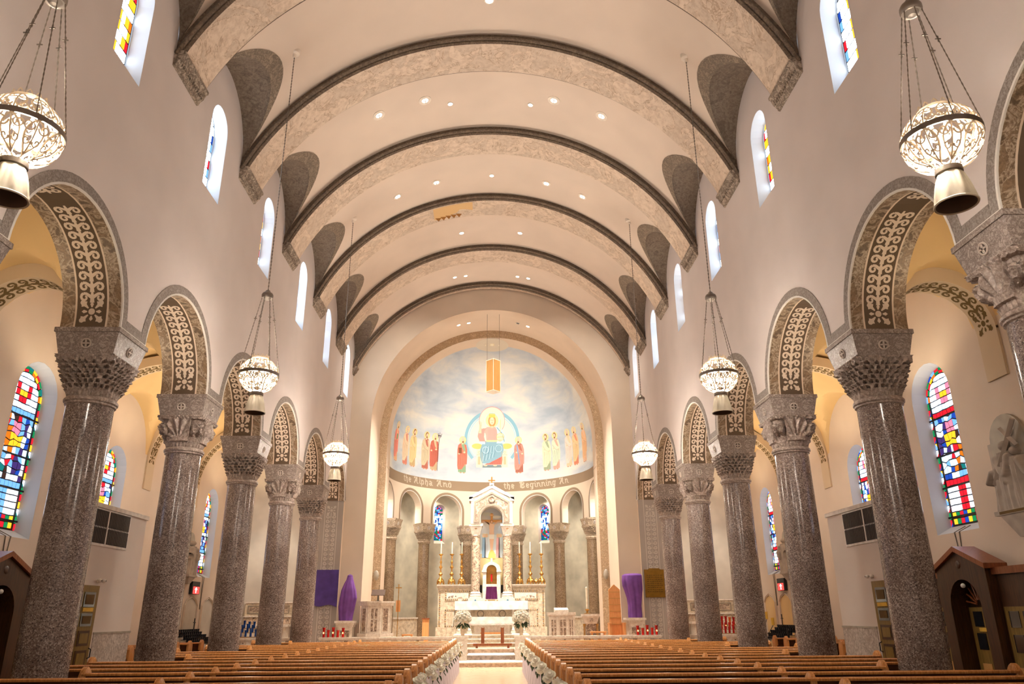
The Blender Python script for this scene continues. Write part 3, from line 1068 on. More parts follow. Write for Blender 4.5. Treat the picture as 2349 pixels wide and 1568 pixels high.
def scene_cells(hw, zb, zs, seed, red, ncol=7):
    """leaded glass: patterned border, clear quarries, a figure scene in the middle"""
    rnd = random.Random(seed)
    H = zs + hw - zb
    cells = []
    bw = 0.13
    base = ['red', 'green', 'teal', 'gold'] if not red else ['blue', 'green', 'red', 'sky']
    # zigzag border up both jambs
    n = int((zs - zb) / 0.15)
    for k in range(n):
        z0 = zb + k * (zs - zb) / n; z1 = zb + (k + 1) * (zs - zb) / n
        for sg in (-1, 1):
            a, b = (sg * hw, sg * (hw - bw)) if k % 2 else (sg * (hw - bw), sg * hw)
            cells.append((pane_quad([(a, z0), (b, z0), (a, z1)], .8, 1), base[k % 4])); cells.append((pane_quad([(b, z0), (b, z1), (a, z1)], .8, 1), ['gold', 'red', 'green', 'quarry'][(k + 1) % 4]))
    m_ = 12
    for k in range(m_):
        a0, a1 = pi * k / m_, pi * (k + 1) / m_
        for r0, r1, cs in ((hw, hw - bw * 0.5, base), (hw - bw * 0.5, hw - bw, ['gold', 'red', 'green', 'amber'])):
            pts = [(-r0 * cos(a0), zs + r0 * sin(a0)), (-r0 * cos(a1), zs + r0 * sin(a1)), (-r1 * cos(a1), zs + r1 * sin(a1)), (-r1 * cos(a0), zs + r1 * sin(a0))]
            cells.append((pane_quad(pts, .84, 1), cs[k % 4]))
    iw = hw - bw - 0.012
    z_in = zb + 0.03
    nz = int((H - bw - 0.03) / 0.14)
    hz = (H - bw - 0.03) / nz
    jit = {}
    for i in range(ncol + 1):
        for j in range(nz + 1):
            fig = 0.34 < j / nz < 0.74
            am = 0.045 if fig else 0.006
            jit[(i, j)] = (rnd.uniform(-am, am) if 0 < i < ncol else 0, rnd.uniform(-am, am) if 0 < j < nz else 0)
    for i in range(ncol):
        for j in range(nz):
            pts = [(-iw + 2 * iw * (i + di) / ncol + jit[(i + di, j + dj)][0], z_in + hz * (j + dj) + jit[(i + di, j + dj)][1]) for di, dj in ((0, 0), (1, 0), (1, 1), (0, 1))]
            pts = pane_quad(clip_poly(pts, iw, zs), .80, 1)
            if area(pts) < 0.003:
                continue
            u, v = (i + .5) / ncol - .5, (j + .5) / nz
            if v < 0.08:
                c = ['blue', 'red', 'green', 'gold'][i % 4]
            elif v < 0.25:
                c = 'quarry' if abs(u) > 0.08 else ('red' if red else 'sky')
            elif v < 0.30:
                c = 'red' if red else 'sky'
            elif v < 0.72:
                d = sqrt((u / 0.30) ** 2 + ((v - 0.57) / 0.06) ** 2)
                if abs(u) < 0.16 and 0.60 < v < 0.68:
                    c = 'pink' if v < 0.65 else 'gold'
                elif abs(u - 0.05) < 0.2 and 0.50 < v < 0.60:
                    c = 'gold'
                elif u < -0.1 and v < 0.5:
                    c = rnd.choice(['blue', 'teal', 'ice', 'amber', 'sky'])
                elif u > 0.15:
                    c = rnd.choice(['purple', 'quarry', 'blue', 'ice', 'sky'])
                else:
                    c = rnd.choice(['blue', 'sky', 'quarry', 'amber', 'ice', 'quarry', 'brown', 'ice', 'red'])
            elif v < 0.76:
                c = 'red' if red else 'sky'
            else:
                dd = abs(u) / 0.32 + abs(v - 0.87) / 0.075
                c = ('pink' if red else 'red') if 0.6 < dd < 1.05 else ('gold' if dd < 0.45 else 'quarry')
                if dd > 1.05 and rnd.random() < 0.3:
                    c = 'ice'
            cells.append((pts, c))
    return cells

AWALL = {}
for sd in (-1, 1):
    mb = MB()
    aisle_wall_seg(mb, sd * AX0, cy(FIRST), cy(1), 10.2, [AWIN[0][0]])
    aisle_wall_seg(mb, sd * AX1, cy(1), YF, 10.2, [AWIN[k][0] for k in (2, 3, 4)])
    for yy in (cy(1),):
        mb.add([(sd * AX0, yy, 0), (sd * AX1, yy, 0), (sd * AX1, yy, 10.2), (sd * AX0, yy, 10.2)], [(0, 1, 2, 3)])
    mb.add([(sd * NW, cy(FIRST) + .2, 0), (sd * AX0, cy(FIRST) + .2, 0), (sd * AX0, cy(FIRST) + .2, 10.2), (sd * NW, cy(FIRST) + .2, 10.2)], [(0, 1, 2, 3)])
    AWALL[sd] = struct('wall_aisle_' + SIDE[sd], mb, ['aisle_wall'])
    rv = MB()
    for k, (yw, X) in AWIN.items():
        reveal(rv, sd, sd * X, yw, AWH, AWZB, AWZS, AWD, 0.17, 0.08)
        hw2, zb2 = AWH - 0.08, AWZB + 0.17
        w = build_window(sd, sd * (X + AWD), yw, hw2, zb2, AWZS, scene_cells(hw2, zb2, AWZS, 11 + k + (50 if sd > 0 else 0), sd > 0, 8), k == 0)
        sb = MB()
        xx = sd * (X + AWD) - sd * 0.012
        zz = [zb2 + (AWZS - zb2) * f for f in (0.07, 0.3, 0.55, 0.85)]
        for z in zz:
            sb.box(xx - 0.012, xx + 0.012, yw - hw2, yw + hw2, z - 0.018, z + 0.018)
        for y in (-hw2 + 0.13, hw2 - 0.13):
            sb.box(xx - 0.01, xx + 0.01, yw + y - 0.012, yw + y + 0.012, zb2, AWZS)
        part('saddle_bars', sb, ['lead'], w)
    part('window_reveal', rv, ['reveal'], AWALL[sd])
    # vaults: groins
    mbv = MB()
    def vault_bay(xa, xb, ya, yb_, spr, nx=20, ny=30):
        xm, rx = (xa + xb) / 2, (xb - xa) / 2
        ym, r_y = (ya + yb_) / 2, AR + 0.03
        def fn(u, v):
            x = xa + (xb - xa) * u; y = ya + (yb_ - ya) * v
            z1 = spr + 0.25 + sqrt(max(0, rx * rx - (x - xm) ** 2)) * (1.08)
            z2 = spr + 0.2 + sqrt(max(0, r_y * r_y - min(abs(y - ym), r_y) ** 2))
            return (sd * x, y, max(z1, z2))
        mbv.grid(fn, nx, ny)
    for i in range(FIRST, 5):
        ya, yb_ = cy(i), min(cy(i + 1), YF)
        if i < 1:
            vault_bay(NB, AX0, ya, yb_, 7.15)
        else:
            vault_bay(NB, AX1, ya, yb_, 7.15, 32, 30)
    struct('ceiling_aisle_' + SIDE[sd], mbv, ['aisle_vault'], smooth=35)
    # transverse arches at the columns with dark stencilled vines
    for i in range(-1, 5):
        for (xa, xb) in (((NB - 0.1, AX0 - 0.05),) if i < 1 else ((NB - 0.1, AX1 - 0.05),)):
            xm, r = (xa + xb) / 2, (xb - xa) / 2
            mb = MB(); n = 24; w = 0.3
            def P(r_, k, y):
                a = pi * k / n
                return (sd * (xm - r_ * cos(a)), y, 7.15 + r_ * sin(a))
            yc = cy(i)
            for y0, y1, ra, rb in ((yc - w, yc + w, r, r), (yc - w, yc - w, r, r + 0.3), (yc + w, yc + w, r, r + 0.3)):
                mb.strip([P(ra, k, y0) for k in range(n + 1)], [P(rb, k, y1) for k in range(n + 1)])
            mb.box(min(sd * xb, sd * (xb + .1)), max(sd * xb, sd * (xb + .1)), yc - w, yc + w, 6.2, 7.2)
            o = part('transverse_arch', mb, ['aisle_soffit'], AWALL[sd])
            st = MB()
            def fn(s, t):
                a = s / r; rr = r - 0.006
                return (sd * (xm + rr * cos(a)), yc + t, 7.15 + rr * sin(a))
            stencil_vine(st, fn, -0.0, r * pi * 0.8, 0.21)
            part('vine_stencil', st, ['stencil_dark'], o)
    # end wall of the aisle
    mb = MB()
    mb.add([(sd * NW, YF + .02, 0), (sd * AX1, YF + .02, 0), (sd * AX1, YF + .02, 10.2), (sd * NW, YF + .02, 10.2)], [(0, 1, 2, 3)])
    struct('wall_chapel_' + SIDE[sd], mb, ['chapel_wall'])
# ================================================================ columns
def superr(h, p, a):
    return h / (abs(cos(a)) ** p + abs(sin(a)) ** p) ** (1.0 / p)
def capital_mesh(kind, r0, h1, z0, z1, n=176, m=34):
    mb = MB()
    def fn(u, v):
        a = 2 * pi * v
        p = 2.0 + 9.0 * min(1, u * 1.15) ** 1.6
        h = r0 + (h1 - r0) * (0.62 * u + 0.38 * u ** 3)
        d = 0.0
        am = a % (pi / 2)
        if u < 0.17:                                   # lower collar of small leaves
            k = abs(sin(a * 16))
            d = 0.022 * k * (1 if 0.02 < u < 0.15 else 0.3) - 0.01
        elif u > 0.86:                                 # upper frieze
            d = 0.02 + 0.016 * (1 if sin(a * 40) * sin((u - .86) / .14 * 2 * pi) > 0.15 else -1)
        else:
            q = (u - 0.17) / 0.69
            if kind == 0:                              # open basket of leaves
                rr = q * 6
                row = math.floor(rr)
                ph = 0.5 * (row % 2)
                f = (a / (2 * pi) * 26 + ph) % 1.0 - 0.5
                g = rr - row - 0.5
                f += 0.16 * sin(row * 2.3 + math.floor(a / (2 * pi) * 26 + ph) * 1.7)
                hole = (abs(f) / 0.27) ** 1.5 + (abs(g + 0.5 * abs(f)) / 0.30) ** 1.5
                d = -0.09 if hole < 0.8 else (0.02 + 0.022 * cos(f * 2 * pi) + 0.012 * sin(g * 6.3))
            else:                                      # fans and volutes
                b = abs(am - pi / 4) / (pi / 4)        # 0 at corner, 1 at face middle
                fx = (1 - b)
                fan = atan2(max(0.02, q + 0.05), (1 - b) * 0.9 + 0.02)
                if b > 0.35:
                    d = 0.03 + 0.03 * sin(fan * 15) * (0.4 + q)
                    if q < 0.25 and b > 0.6:
                        d = 0.05
                else:
                    vq, vb = q - 0.55, b - 0.16
                    rr_ = sqrt(vq * vq * 1.2 + vb * vb * 3)
                    d = 0.05 + 0.03 * cos(rr_ * 34) if rr_ < 0.32 else -0.05
                if 0.33 < b < 0.4:
                    d = -0.05
        r = superr(h + d, p, a)
        return (r * cos(a), r * sin(a), z0 + (z1 - z0) * u)
    mb.grid(fn, m, n, wrap=True)
    mb.lathe([(r0 * 0.6, z0), (r0 * 0.6, z1)], 12)
    mb.box(-h1, h1, -h1, h1, z1 - 0.004, z1 + 0.004)
    return mb
def medallion_mesh():
    mb = MB()
    mb.tube([(0.085 * cos(2 * pi * k / 20), 0, 0.085 * sin(2 * pi * k / 20)) for k in range(20)], 0.016, 6, closed=True)
    mb.box(-0.014, 0.014, -0.018, 0.008, -0.066, 0.066); mb.box(-0.066, 0.066, -0.018, 0.008, -0.014, 0.014)
    mb.disc((0, 0.0, 0), 0.085, 'y', 20, 1)
    return mb
me_med = medallion_mesh().mesh('medallion', ['medal', 'capital_dark'], True)
def make_column(name, label, cat, group, ztop, zneck, r, h_cap, h_i0, h_i1, gran, capm, impm, kinds, plinth=0.55, zc1=None):
    root = thing(name, label, cat, group=group)
    zc0 = zneck + 0.1
    zc1 = zc1 or ztop - 0.52
    b = MB(); b.box(-plinth, plinth, -plinth, plinth, 0, 0.18)
    part('plinth', b, [impm], root)
    b = MB(); b.lathe([(plinth, 0.18), (plinth, 0.26), (plinth * .9, 0.30), (r + .04, 0.34), (r + 0.09, 0.40), (r + 0.03, 0.46), (r + 0.01, 0.5)], 32)
    part('base', b, [impm], root, smooth=True)
    b = MB(); b.lathe([(r * 1.035, 0.5), (r * 1.045, 1.6), (r * 1.03, 3.0), (r, zneck)], 48)
    part('shaft', b, [gran], root, smooth=True)
    b = MB(); b.lathe([(r, zneck - .05), (r + 0.03, zneck - .03), (r + 0.03, zneck), (r + 0.055, zneck + 0.02), (r + 0.06, zneck + 0.06), (r + 0.03, zneck + 0.1), (r, zneck + 0.11)], 40)
    part('neck_ring', b, [capm], root, smooth=True)
    cap = part('capital', kinds, None, root)
    b = MB(); b.frustum((0, 0, zc1), (h_i0, h_i0), (0, 0, ztop - 0.09), (h_i1 - 0.02, h_i1 - 0.02)); b.box(-h_i1, h_i1, -h_i1, h_i1, ztop - 0.09, ztop - 0.002)
    imp = part('impost', b, [impm], root)
    zm = (zc1 + ztop - 0.09) / 2
    hm = (h_i0 + h_i1) / 2
    tilt = atan2(h_i1 - 0.02 - h_i0, ztop - 0.09 - zc1)
    for k in range(4):
        a = k * pi / 2
        o = link('medallion', me_med, imp, (hm * sin(a), -hm * cos(a), zm))
        o.rotation_euler = (tilt, 0, a)
    return root
me_capA = capital_mesh(0, 0.41, 0.545, 5.75, 6.49).mesh('capital', ['capital'], 50)
me_capB = capital_mesh(1, 0.41, 0.545, 5.75, 6.49).mesh('capital', ['capital'], 50)
col_root = {}
for sd in (-1, 1):
    for i in range(-1, 5):
        k = (i + (0 if sd < 0 else 0)) % 2
        lab = 'polished speckled granite column in the %s arcade, %s counted back from the altar rail' % (SIDE[sd], ORD[4 - i])
        if k not in col_root:
            col_root[k] = make_column('granite_column', lab, 'column', 'granite columns of the nave arcades', SPR, 5.64, 0.405, 0.545, 0.5, 0.605, 'granite', 'capital', 'impost', me_capA if k == 0 else me_capB)
            o = col_root[k]
        else:
            o = copy_tree(col_root[k], label=lab)
        o.location = (sd * XC, cy(i), 0)
me_capC = capital_mesh(0, 0.31, 0.44, 5.92, 6.5, 112, 24).mesh('capital', ['apse_capital'], 50)
arng = ['leftmost', 'second from the left', 'left of the altar canopy', 'right of the altar canopy', 'second from the right', 'rightmost']
o0 = None
for k, a in enumerate(ACOL):
    lab = 'brown granite column of the curved apse arcade, ' + arng[k]
    if o0 is None:
        o0 = o = make_column('apse_column', lab, 'column', 'columns of the apse arcade', AZB, 5.82, 0.31, 0.44, 0.40, 0.48, 'apse_granite', 'apse_capital', 'apse_capital', me_capC, 0.42, 6.5)
    else:
        o = copy_tree(o0, label=lab)
    az = radians(a)
    p = cyl(RA + 0.27, az, CFL)
    o.location = (p[0], p[1], 0.0)
    o.rotation_euler = (0, 0, -az)

# ================================================================ chandeliers
def on_globe(a, e):
    """e 0 at equator .. 1 at foot (lower bowl); negative upward"""
    if e >= 0:
        th = e * 1.28
        return (0.435 * cos(th) * cos(a), 0.435 * cos(th) * sin(a), -0.42 * sin(th))
    th = -e * 1.1
    return (0.435 * cos(th) * cos(a), 0.435 * cos(th) * sin(a), 0.40 * sin(th))
def globe_scroll(mb, a, e0, e1, w, turns, flip, r):
    pts = []
    for j in range(17):
        u = j / 16
        ang = u * turns * 2 * pi
        rad = w * (1 - 0.8 * u)
        pts.append(on_globe(a + flip * (w * 0.9 - rad * cos(ang)) / 0.8, e0 + (e1 - e0) * 0.5 + rad * sin(ang) * 1.1))
    mb.tube(pts, r, 4)
def lattice(mb, sgn):
    n = 10
    for k in range(n):
        a = 2 * pi * k / n
        top = 0.98
        mb.tube([on_globe(a, sgn * top * j / 8) for j in range(9)], 0.011, 4)
        for fl in (-1, 1):
            # heart shaped S scroll
            pts = []
            for j in range(13):
                u = j / 12
                pts.append(on_globe(a + fl * (0.30 * sin(pi * u) ** 0.8 * (1 - 0.35 * u)), sgn * (0.06 + 0.86 * u)))
            mb.tube(pts, 0.012, 4)
            globe_scroll(mb, a + fl * 0.06, sgn * 0.1, sgn * 0.36, 0.12, 1.2, fl, 0.013)
            globe_scroll(mb, a + fl * 0.05, sgn * 0.42, sgn * 0.68, 0.1, 1.1, fl, 0.012)
def chain_pts(p, q, n):
    p, q = Vector(p), Vector(q)
    return [p.lerp(q, j / n) for j in range(n + 1)]
CH = thing('chandelier', 'x', 'chandelier', group='wrought globe chandeliers hung along the nave')
b = MB(); lattice(b, 1); part('lower_lattice', b, ['iron'], CH, smooth=True)
b = MB(); lattice(b, -1); part('upper_lattice', b, ['iron'], CH, smooth=True)
b = MB(); b.lathe([(0.43, -0.035), (0.452, -0.035), (0.452, 0.035), (0.43, 0.035), (0.43, -0.035)], 36); part('equator_band', b, ['chain'], CH, smooth=True)
b = MB(); b.lathe([(0.17, 0.36), (0.20, 0.37), (0.205, 0.40), (0.17, 0.42), (0.16, 0.40), (0.17, 0.36)], 24)
for k in range(12):
    a = 2 * pi * k / 12
    b.tube([(0.19 * cos(a + 0.22 * s), 0.19 * sin(a + .22 * s), 0.36 + 0.1 * (1 - s * s)) for s in (-1, -.5, 0, .5, 1)], 0.009, 4)
part('top_ring', b, ['iron'], CH, smooth=True)
b = MB(); b.lathe([(0.13, -0.41), (0.15, -0.42), (0.15, -0.48), (0.13, -0.49), (0.12, -0.45), (0.13, -0.41)], 24); part('foot_ring', b, ['chain'], CH, smooth=True)
b = MB()
for k in range(6):
    a = 2 * pi * k / 6
    b.ball((0.2 * cos(a), 0.2 * sin(a), -0.08), 0.062, 10, 6, sz=1.25)
b.ball((0, 0, -0.12), 0.07, 10, 6, sz=1.25)
part('bulbs', b, ['bulb'], CH, smooth=True)
b = MB()
for k in range(6):
    a = 2 * pi * k / 6 + 0.3
    P = chain_pts((0.445 * cos(a), 0.445 * sin(a), 0.03), (0.115 * cos(a), 0.115 * sin(a), 1.92), 48)
    b.tube(P, [0.011 if j % 2 else 0.006 for j in range(49)], 4)
    c = P[34]
    b.box(c.x - .035, c.x + .035, c.y - .006, c.y + .006, c.z - .007, c.z + .007); b.box(c.x - .007, c.x + .007, c.y - .006, c.y + .006, c.z - .045, c.z + .045)
part('hanging_chains', b, ['chain'], CH)
b = MB(); b.lathe([(0.001, 2.1), (0.05, 2.1), (0.07, 2.06), (0.115, 2.03), (0.135, 1.99), (0.135, 1.93), (0.12, 1.90), (0.09, 1.91), (0.05, 1.86), (0.001, 1.85)], 20); part('crown', b, ['chain'], CH, smooth=True)
ZH = ZC + sqrt(RV * RV - 5.3 ** 2) - 7.1
b = MB(); P = chain_pts((0, 0, 2.08), (0, 0, ZH - 0.02), 150); b.tube(P, [0.016 if j % 2 else 0.007 for j in range(151)], 4); part('suspension_chain', b, ['chain'], CH)
b = MB(); b.lathe([(0.001, ZH - 0.14), (0.04, ZH - 0.14), (0.05, ZH - 0.04), (0.13, ZH - 0.01), (0.14, ZH + 0.12)], 20); part('ceiling_rose', b, ['downlight_trim'], CH, smooth=True)
def bell_fn(u, v):
    a = 2 * pi * v
    z = -0.49 - 0.38 * u
    r = 0.13 + 0.10 * u ** 0.75
    fl = 0.014 * (1 - u) ** 0.5 * u ** 0.3 * (1 if cos(a * 8) > 0.35 else -1)
    return ((r + fl) * cos(a), (r + fl) * sin(a), z)
b = MB(); b.grid(bell_fn, 12, 64, wrap=True); b.lathe([(0.13, -0.49), (0.10, -0.485), (0.001, -0.48)], 32)
b.lathe([(0.23, -.87), (0.24, -.885), (0.234, -.90), (0.215, -.89)], 40)
bell = part('bell_shade', b, ['bell'], CH, smooth=50)
b = MB(); b.lathe([(0.216, -.89), (0.17, -0.72), (0.001, -0.68)], 32); part('bell_inside', b, ['bell_inside'], bell, smooth=True)
spots = []
for j, y in enumerate((7.55, 16.65, 25.75)):
    for sd in (-1, 1):
        spots.append((sd, y, ['globe chandelier of scrolled ironwork, nearest and largest on the %s', 'globe chandelier of scrolled ironwork, middle one of three on the %s', 'globe chandelier of scrolled ironwork, farthest and smallest on the %s'][j] % SIDE[sd]))
for j, (sd, y, lab) in enumerate(spots):
    o = CH if j == 0 else copy_tree(CH)
    o['label'] = lab
    o.location = (sd * (5.42 if j < 2 else 5.31), y, 7.22 if j < 2 else 7.1)

# ================================================================ recessed ceiling lights
def downlight(p, axis_c, r, label, lit=True, ring=None, grp='recessed lights in the vault'):
    n = (Vector((axis_c[0], p[1], axis_c[1])) - Vector(p)).normalized()
    root = thing('ceiling_light', label, 'ceiling light', group=grp)
    root.rotation_euler = n.to_track_quat('Z', 'Y').to_euler()
    root.location = Vector(p) + n * 0.004
    b = MB(); b.lathe([(r, 0.0), (r * 1.02, 0.02), (r * (ring or 1.35), 0.018), (r * (ring or 1.4), -0.01)], 24); part('trim_ring', b, ['downlight_trim'], root, smooth=True)
    b = MB(); b.disc((0, 0, 0.006), r, 'z', 20); part('lens', b, ['downlight' if lit else 'black'], root)
    if ring and lit:
        b = MB(); b.box(-r * .95, r * .95, -r * .16, r * .16, 0.008, 0.022); part('louvre_bar', b, ['downlight_trim'], root)
    return root, n
DL = [(-0.07, 16.85, .11, 0), (-3.71, 20.87, .105, 2.0), (-2.22, 20.9, .105, 2.0), (-1.41, 21.33, .075, 0), (1.31, 21.36, .075, 0), (2.07, 20.89, .105, 2.0), (3.63, 20.86, .105, 2.0),
      (-3.7, 26.0, .105, 1.7), (-2.2, 25.97, .105, 1.7), (-0.01, 25.95, .08, 0), (2.16, 26.0, .105, 1.7), (3.58, 26.02, .105, 1.7), (-1.38, 30.52, .095, 0), (1.27, 30.53, .095, 0),
      (-1.9, 35.05, .085, 0), (-1.35, 35.12, .085, 0), (1.3, 35.2, .085, 0), (1.85, 35.17, .085, 0)]
names = {16.85: ['first bay']}
DLN = ['at the very top of the picture', 'leftmost of the six beyond the second rib', 'second of the six beyond the second rib', 'third of the six beyond the second rib', 'fourth of the six beyond the second rib', 'fifth of the six beyond the second rib', 'rightmost of the six beyond the second rib',
       'leftmost of the five beyond the third rib', 'second of the five beyond the third rib', 'middle of the five beyond the third rib', 'fourth of the five beyond the third rib', 'rightmost of the five beyond the third rib', 'left of the pair beyond the patched rib', 'right of the pair beyond the patched rib',
       'leftmost of the four nearest the chancel arch', 'second of the four nearest the chancel arch', 'third of the four nearest the chancel arch', 'rightmost of the four nearest the chancel arch']
for (x, y, r, ring), nm in zip(DL, DLN):
    z = ZC + sqrt(RV * RV - x * x)
    o, n = downlight((x, y, z), (0, ZC), r, 'round recessed ceiling light, ' + nm, True, ring or None)
    lamp('ceiling_light_beam', 'SPOT', Vector((x, y, z)) + n * 0.1, 1000 * K_DOWN, (1, 0.88, 0.72), 0.08, 1.2, (x * 0.45, y + 0.3, 0))
for x, y, lit, nm in ((-1.8, 37.88, True, 'leftmost'), (-1.26, 37.92, True, 'second from the left'), (1.39, 37.89, False, 'unlit, second from the right'), (1.93, 37.93, True, 'rightmost')):
    z = ZA + sqrt(R1 * R1 - x * x)
    downlight((x, y, z), (0, ZA), .09, 'small recessed light in the chancel arch soffit, ' + nm, lit, None, 'recessed lights in the chancel arch')
# ================================================================ pews
PZ, PSP = 1.03, BAY / 4
XE = 1.27                                        # aisle end
END = [(-0.10, 0), (-0.10, 0.93), (-0.085, 1.02), (-0.04, 1.09), (0.03, 1.125), (0.10, 1.09), (0.145, 1.02), (0.16, 0.93), (0.17, 0.74), (0.30, 0.66), (0.44, 0.62), (0.48, 0.55), (0.48, 0)]
def end_mesh(t, k=1.0, prof=END):
    mb = MB()
    n = len(prof)
    cyy = sum(p[0] for p in prof) / n; czz = 0.62
    lay = [(-t / 2, 0.93), (-t / 2 + 0.018, 1.0), (t / 2 - 0.018, 1.0), (t / 2, 0.93)]
    vs = []
    for x, s in lay:
        for a, b in prof:
            bb = b if b == 0 else czz + (b - czz) * (s if b > czz else 1)
            vs.append((x, cyy + (a - cyy) * s, bb * k))
    fs = [tuple(range(n))[::-1], tuple(range(3 * n, 4 * n))]
    for l in range(3):
        for i in range(n):
            fs.append((l * n + i, l * n + (i + 1) % n, (l + 1) * n + (i + 1) % n, (l + 1) * n + i))
    mb.add(vs, fs)
    return mb
me_end = end_mesh(0.12).mesh('pew_end', ['pew_end'], 50)
me_mid = end_mesh(0.10, 0.985).mesh('divider', ['pew_end'], 50)
def pew_parts(root, L, sd, mid=None):
    """pew running from local x=0 to sd*L, seat toward +y"""
    x0, x1 = (0, L) if sd > 0 else (-L, 0)
    b = MB(); b.box(x0, x1, -0.02, 0.44, 0.42, 0.46); b.box(x0, x1, 0.40, 0.43, 0.34, 0.42); part('seat', b, ['pew'], root)
    b = MB()
    b.add([(x0, -0.005, 0.46), (x1, -0.005, 0.46), (x1, -0.06, 0.99), (x0, -0.06, 0.99), (x0, 0.025, 0.46), (x1, 0.025, 0.46), (x1, -0.03, 0.99), (x0, -0.03, 0.99)],
          [(0, 1, 2, 3), (4, 7, 6, 5), (0, 3, 7, 4), (1, 5, 6, 2), (3, 2, 6, 7), (0, 4, 5, 1)])
    part('backrest', b, ['pew'], root)
    b = MB(); b.prism([(-0.095, 0.985), (-0.10, 1.015), (-0.085, PZ), (-0.03, PZ + 0.004), (-0.01, 1.015), (-0.01, 0.985)], 'x', x0, x1); part('top_rail', b, ['pew_end'], root)
    b = MB(); b.box(x0, x1, -0.15, -0.03, 0.71, 0.73); b.box(x0, x1, -0.15, -0.14, 0.73, 0.78); part('book_rack', b, ['pew'], root)
    b = MB(); b.box(x0, x1, -0.42, -0.28, 0.16, 0.21); part('kneeler', b, ['pew'], root)
    b = MB(); b.box(x0, x1, -0.015, 0.015, 0.0, 0.42); part('base_board', b, ['pew'], root)
    for x in [0, sd * L]:
        link('pew_end', me_end, root, (x, 0, 0))
    if mid:
        link('divider', me_mid, root, (sd * mid, 0, 0))
ROWS = [C0 + 0.02 + PSP * k for k in range(-3, 14)]
PROTO = {}
nrow = len(ROWS)
for k, y in enumerate(ROWS):
    short = (k - 3) % 4 == 0
    L = (6.78 if short else 8.35) - XE
    for sd in (-1, 1):
        lab = 'long oak pew on the %s of the centre aisle, %s row from the altar rail' % (SIDE[sd], ORD[nrow - 1 - k])
        key = (short, sd)
        if key not in PROTO:
            r = thing('pew', lab, 'pew', group='oak pews along the centre aisle'); pew_parts(r, L, sd, 3.35); PROTO[key] = r
        else:
            r = copy_tree(PROTO[key], label=lab)
        r.location = (sd * XE, y, 0)
# side pews against the aisle walls
SP = {}
for k, y in enumerate((24.0, 25.14, 26.28, 27.42, 28.56, 29.7)):
    for sd in (-1, 1):
        lab = 'short side pew by the %s aisle wall, %s from the altar rail' % (SIDE[sd], ORD[5 - k])
        if sd not in SP:
            r = thing('side_pew', lab, 'pew', group='short pews along the aisle walls'); pew_parts(r, 1.75, sd); SP[sd] = r
        else:
            r = copy_tree(SP[sd], label=lab)
        r.location = (sd * 10.5, y, 0)

# ================================================================ rose bunches and tulle on the aisle ends
def rose_mesh():
    mb = MB(); rnd = random.Random(3)
    mb.ball((0, 0, 0.0), 0.062, 10, 6, sz=0.9)
    for ring, (rr, n, tl, z) in enumerate(((0.045, 4, 0.5, 0.03), (0.066, 5, 0.9, 0.005), (0.085, 6, 1.25, -0.02))):
        for k in range(n):
            a = 2 * pi * k / n + ring * 0.5
            def fn(u, v):
                w = (v - .5) * 1.5
                r = rr * (0.55 + 0.5 * sin(u * 1.5)) * (1 + 0.1 * tl * u * u)
                zz = z - 0.05 + 0.105 * u * (1.1 - 0.28 * tl * u) - 0.02 * (v - .5) ** 2 * 4 * u
                return (r * cos(a + w), r * sin(a + w), zz)
            mb.grid(fn, 3, 4)
    return mb
me_rose = rose_mesh().mesh('rose', ['rose'], True)
def leaf_mesh(L=0.14, W=0.06):
    mb = MB()
    mb.add([(0, 0, 0), (L * .3, W * .45, 0.012), (L * .65, W * .42, 0.0), (L, 0, -0.03), (L * .65, -W * .42, 0.0), (L * .3, -W * .45, 0.012), (L * .3, 0, -0.008), (L * .65, 0, -0.018)],
           [(0, 6, 1), (6, 7, 2, 1), (7, 3, 2), (0, 5, 6), (6, 5, 4, 7), (7, 4, 3)])
    return mb
me_leaf = leaf_mesh().mesh('leaf', ['leaf'], True)
def tulle_mesh(L, sd, seed):
    rnd = random.Random(seed)
    ph = rnd.uniform(0, 6)
    mb = MB()
    def fn(u, v):
        y = L * u
        top = 0.86 - 0.10 * sin(pi * u)
        z = top + (0.02 - top) * v
        am = 0.012 + 0.026 * v
        x = sd * (0.02 + am * (sin(u * 2 * pi * 7 + ph) + 0.5 * sin(u * 2 * pi * 13 + 2 * ph)))
        return (x, y + 0.02 * sin(v * 3 + ph), z)
    mb.grid(fn, 56, 8)
    return mb
TUL = {sd: [tulle_mesh(PSP, sd, 3 + q).mesh('tulle', ['tulle'], True) for q in range(2)] for sd in (-1, 1)}
RB = {}
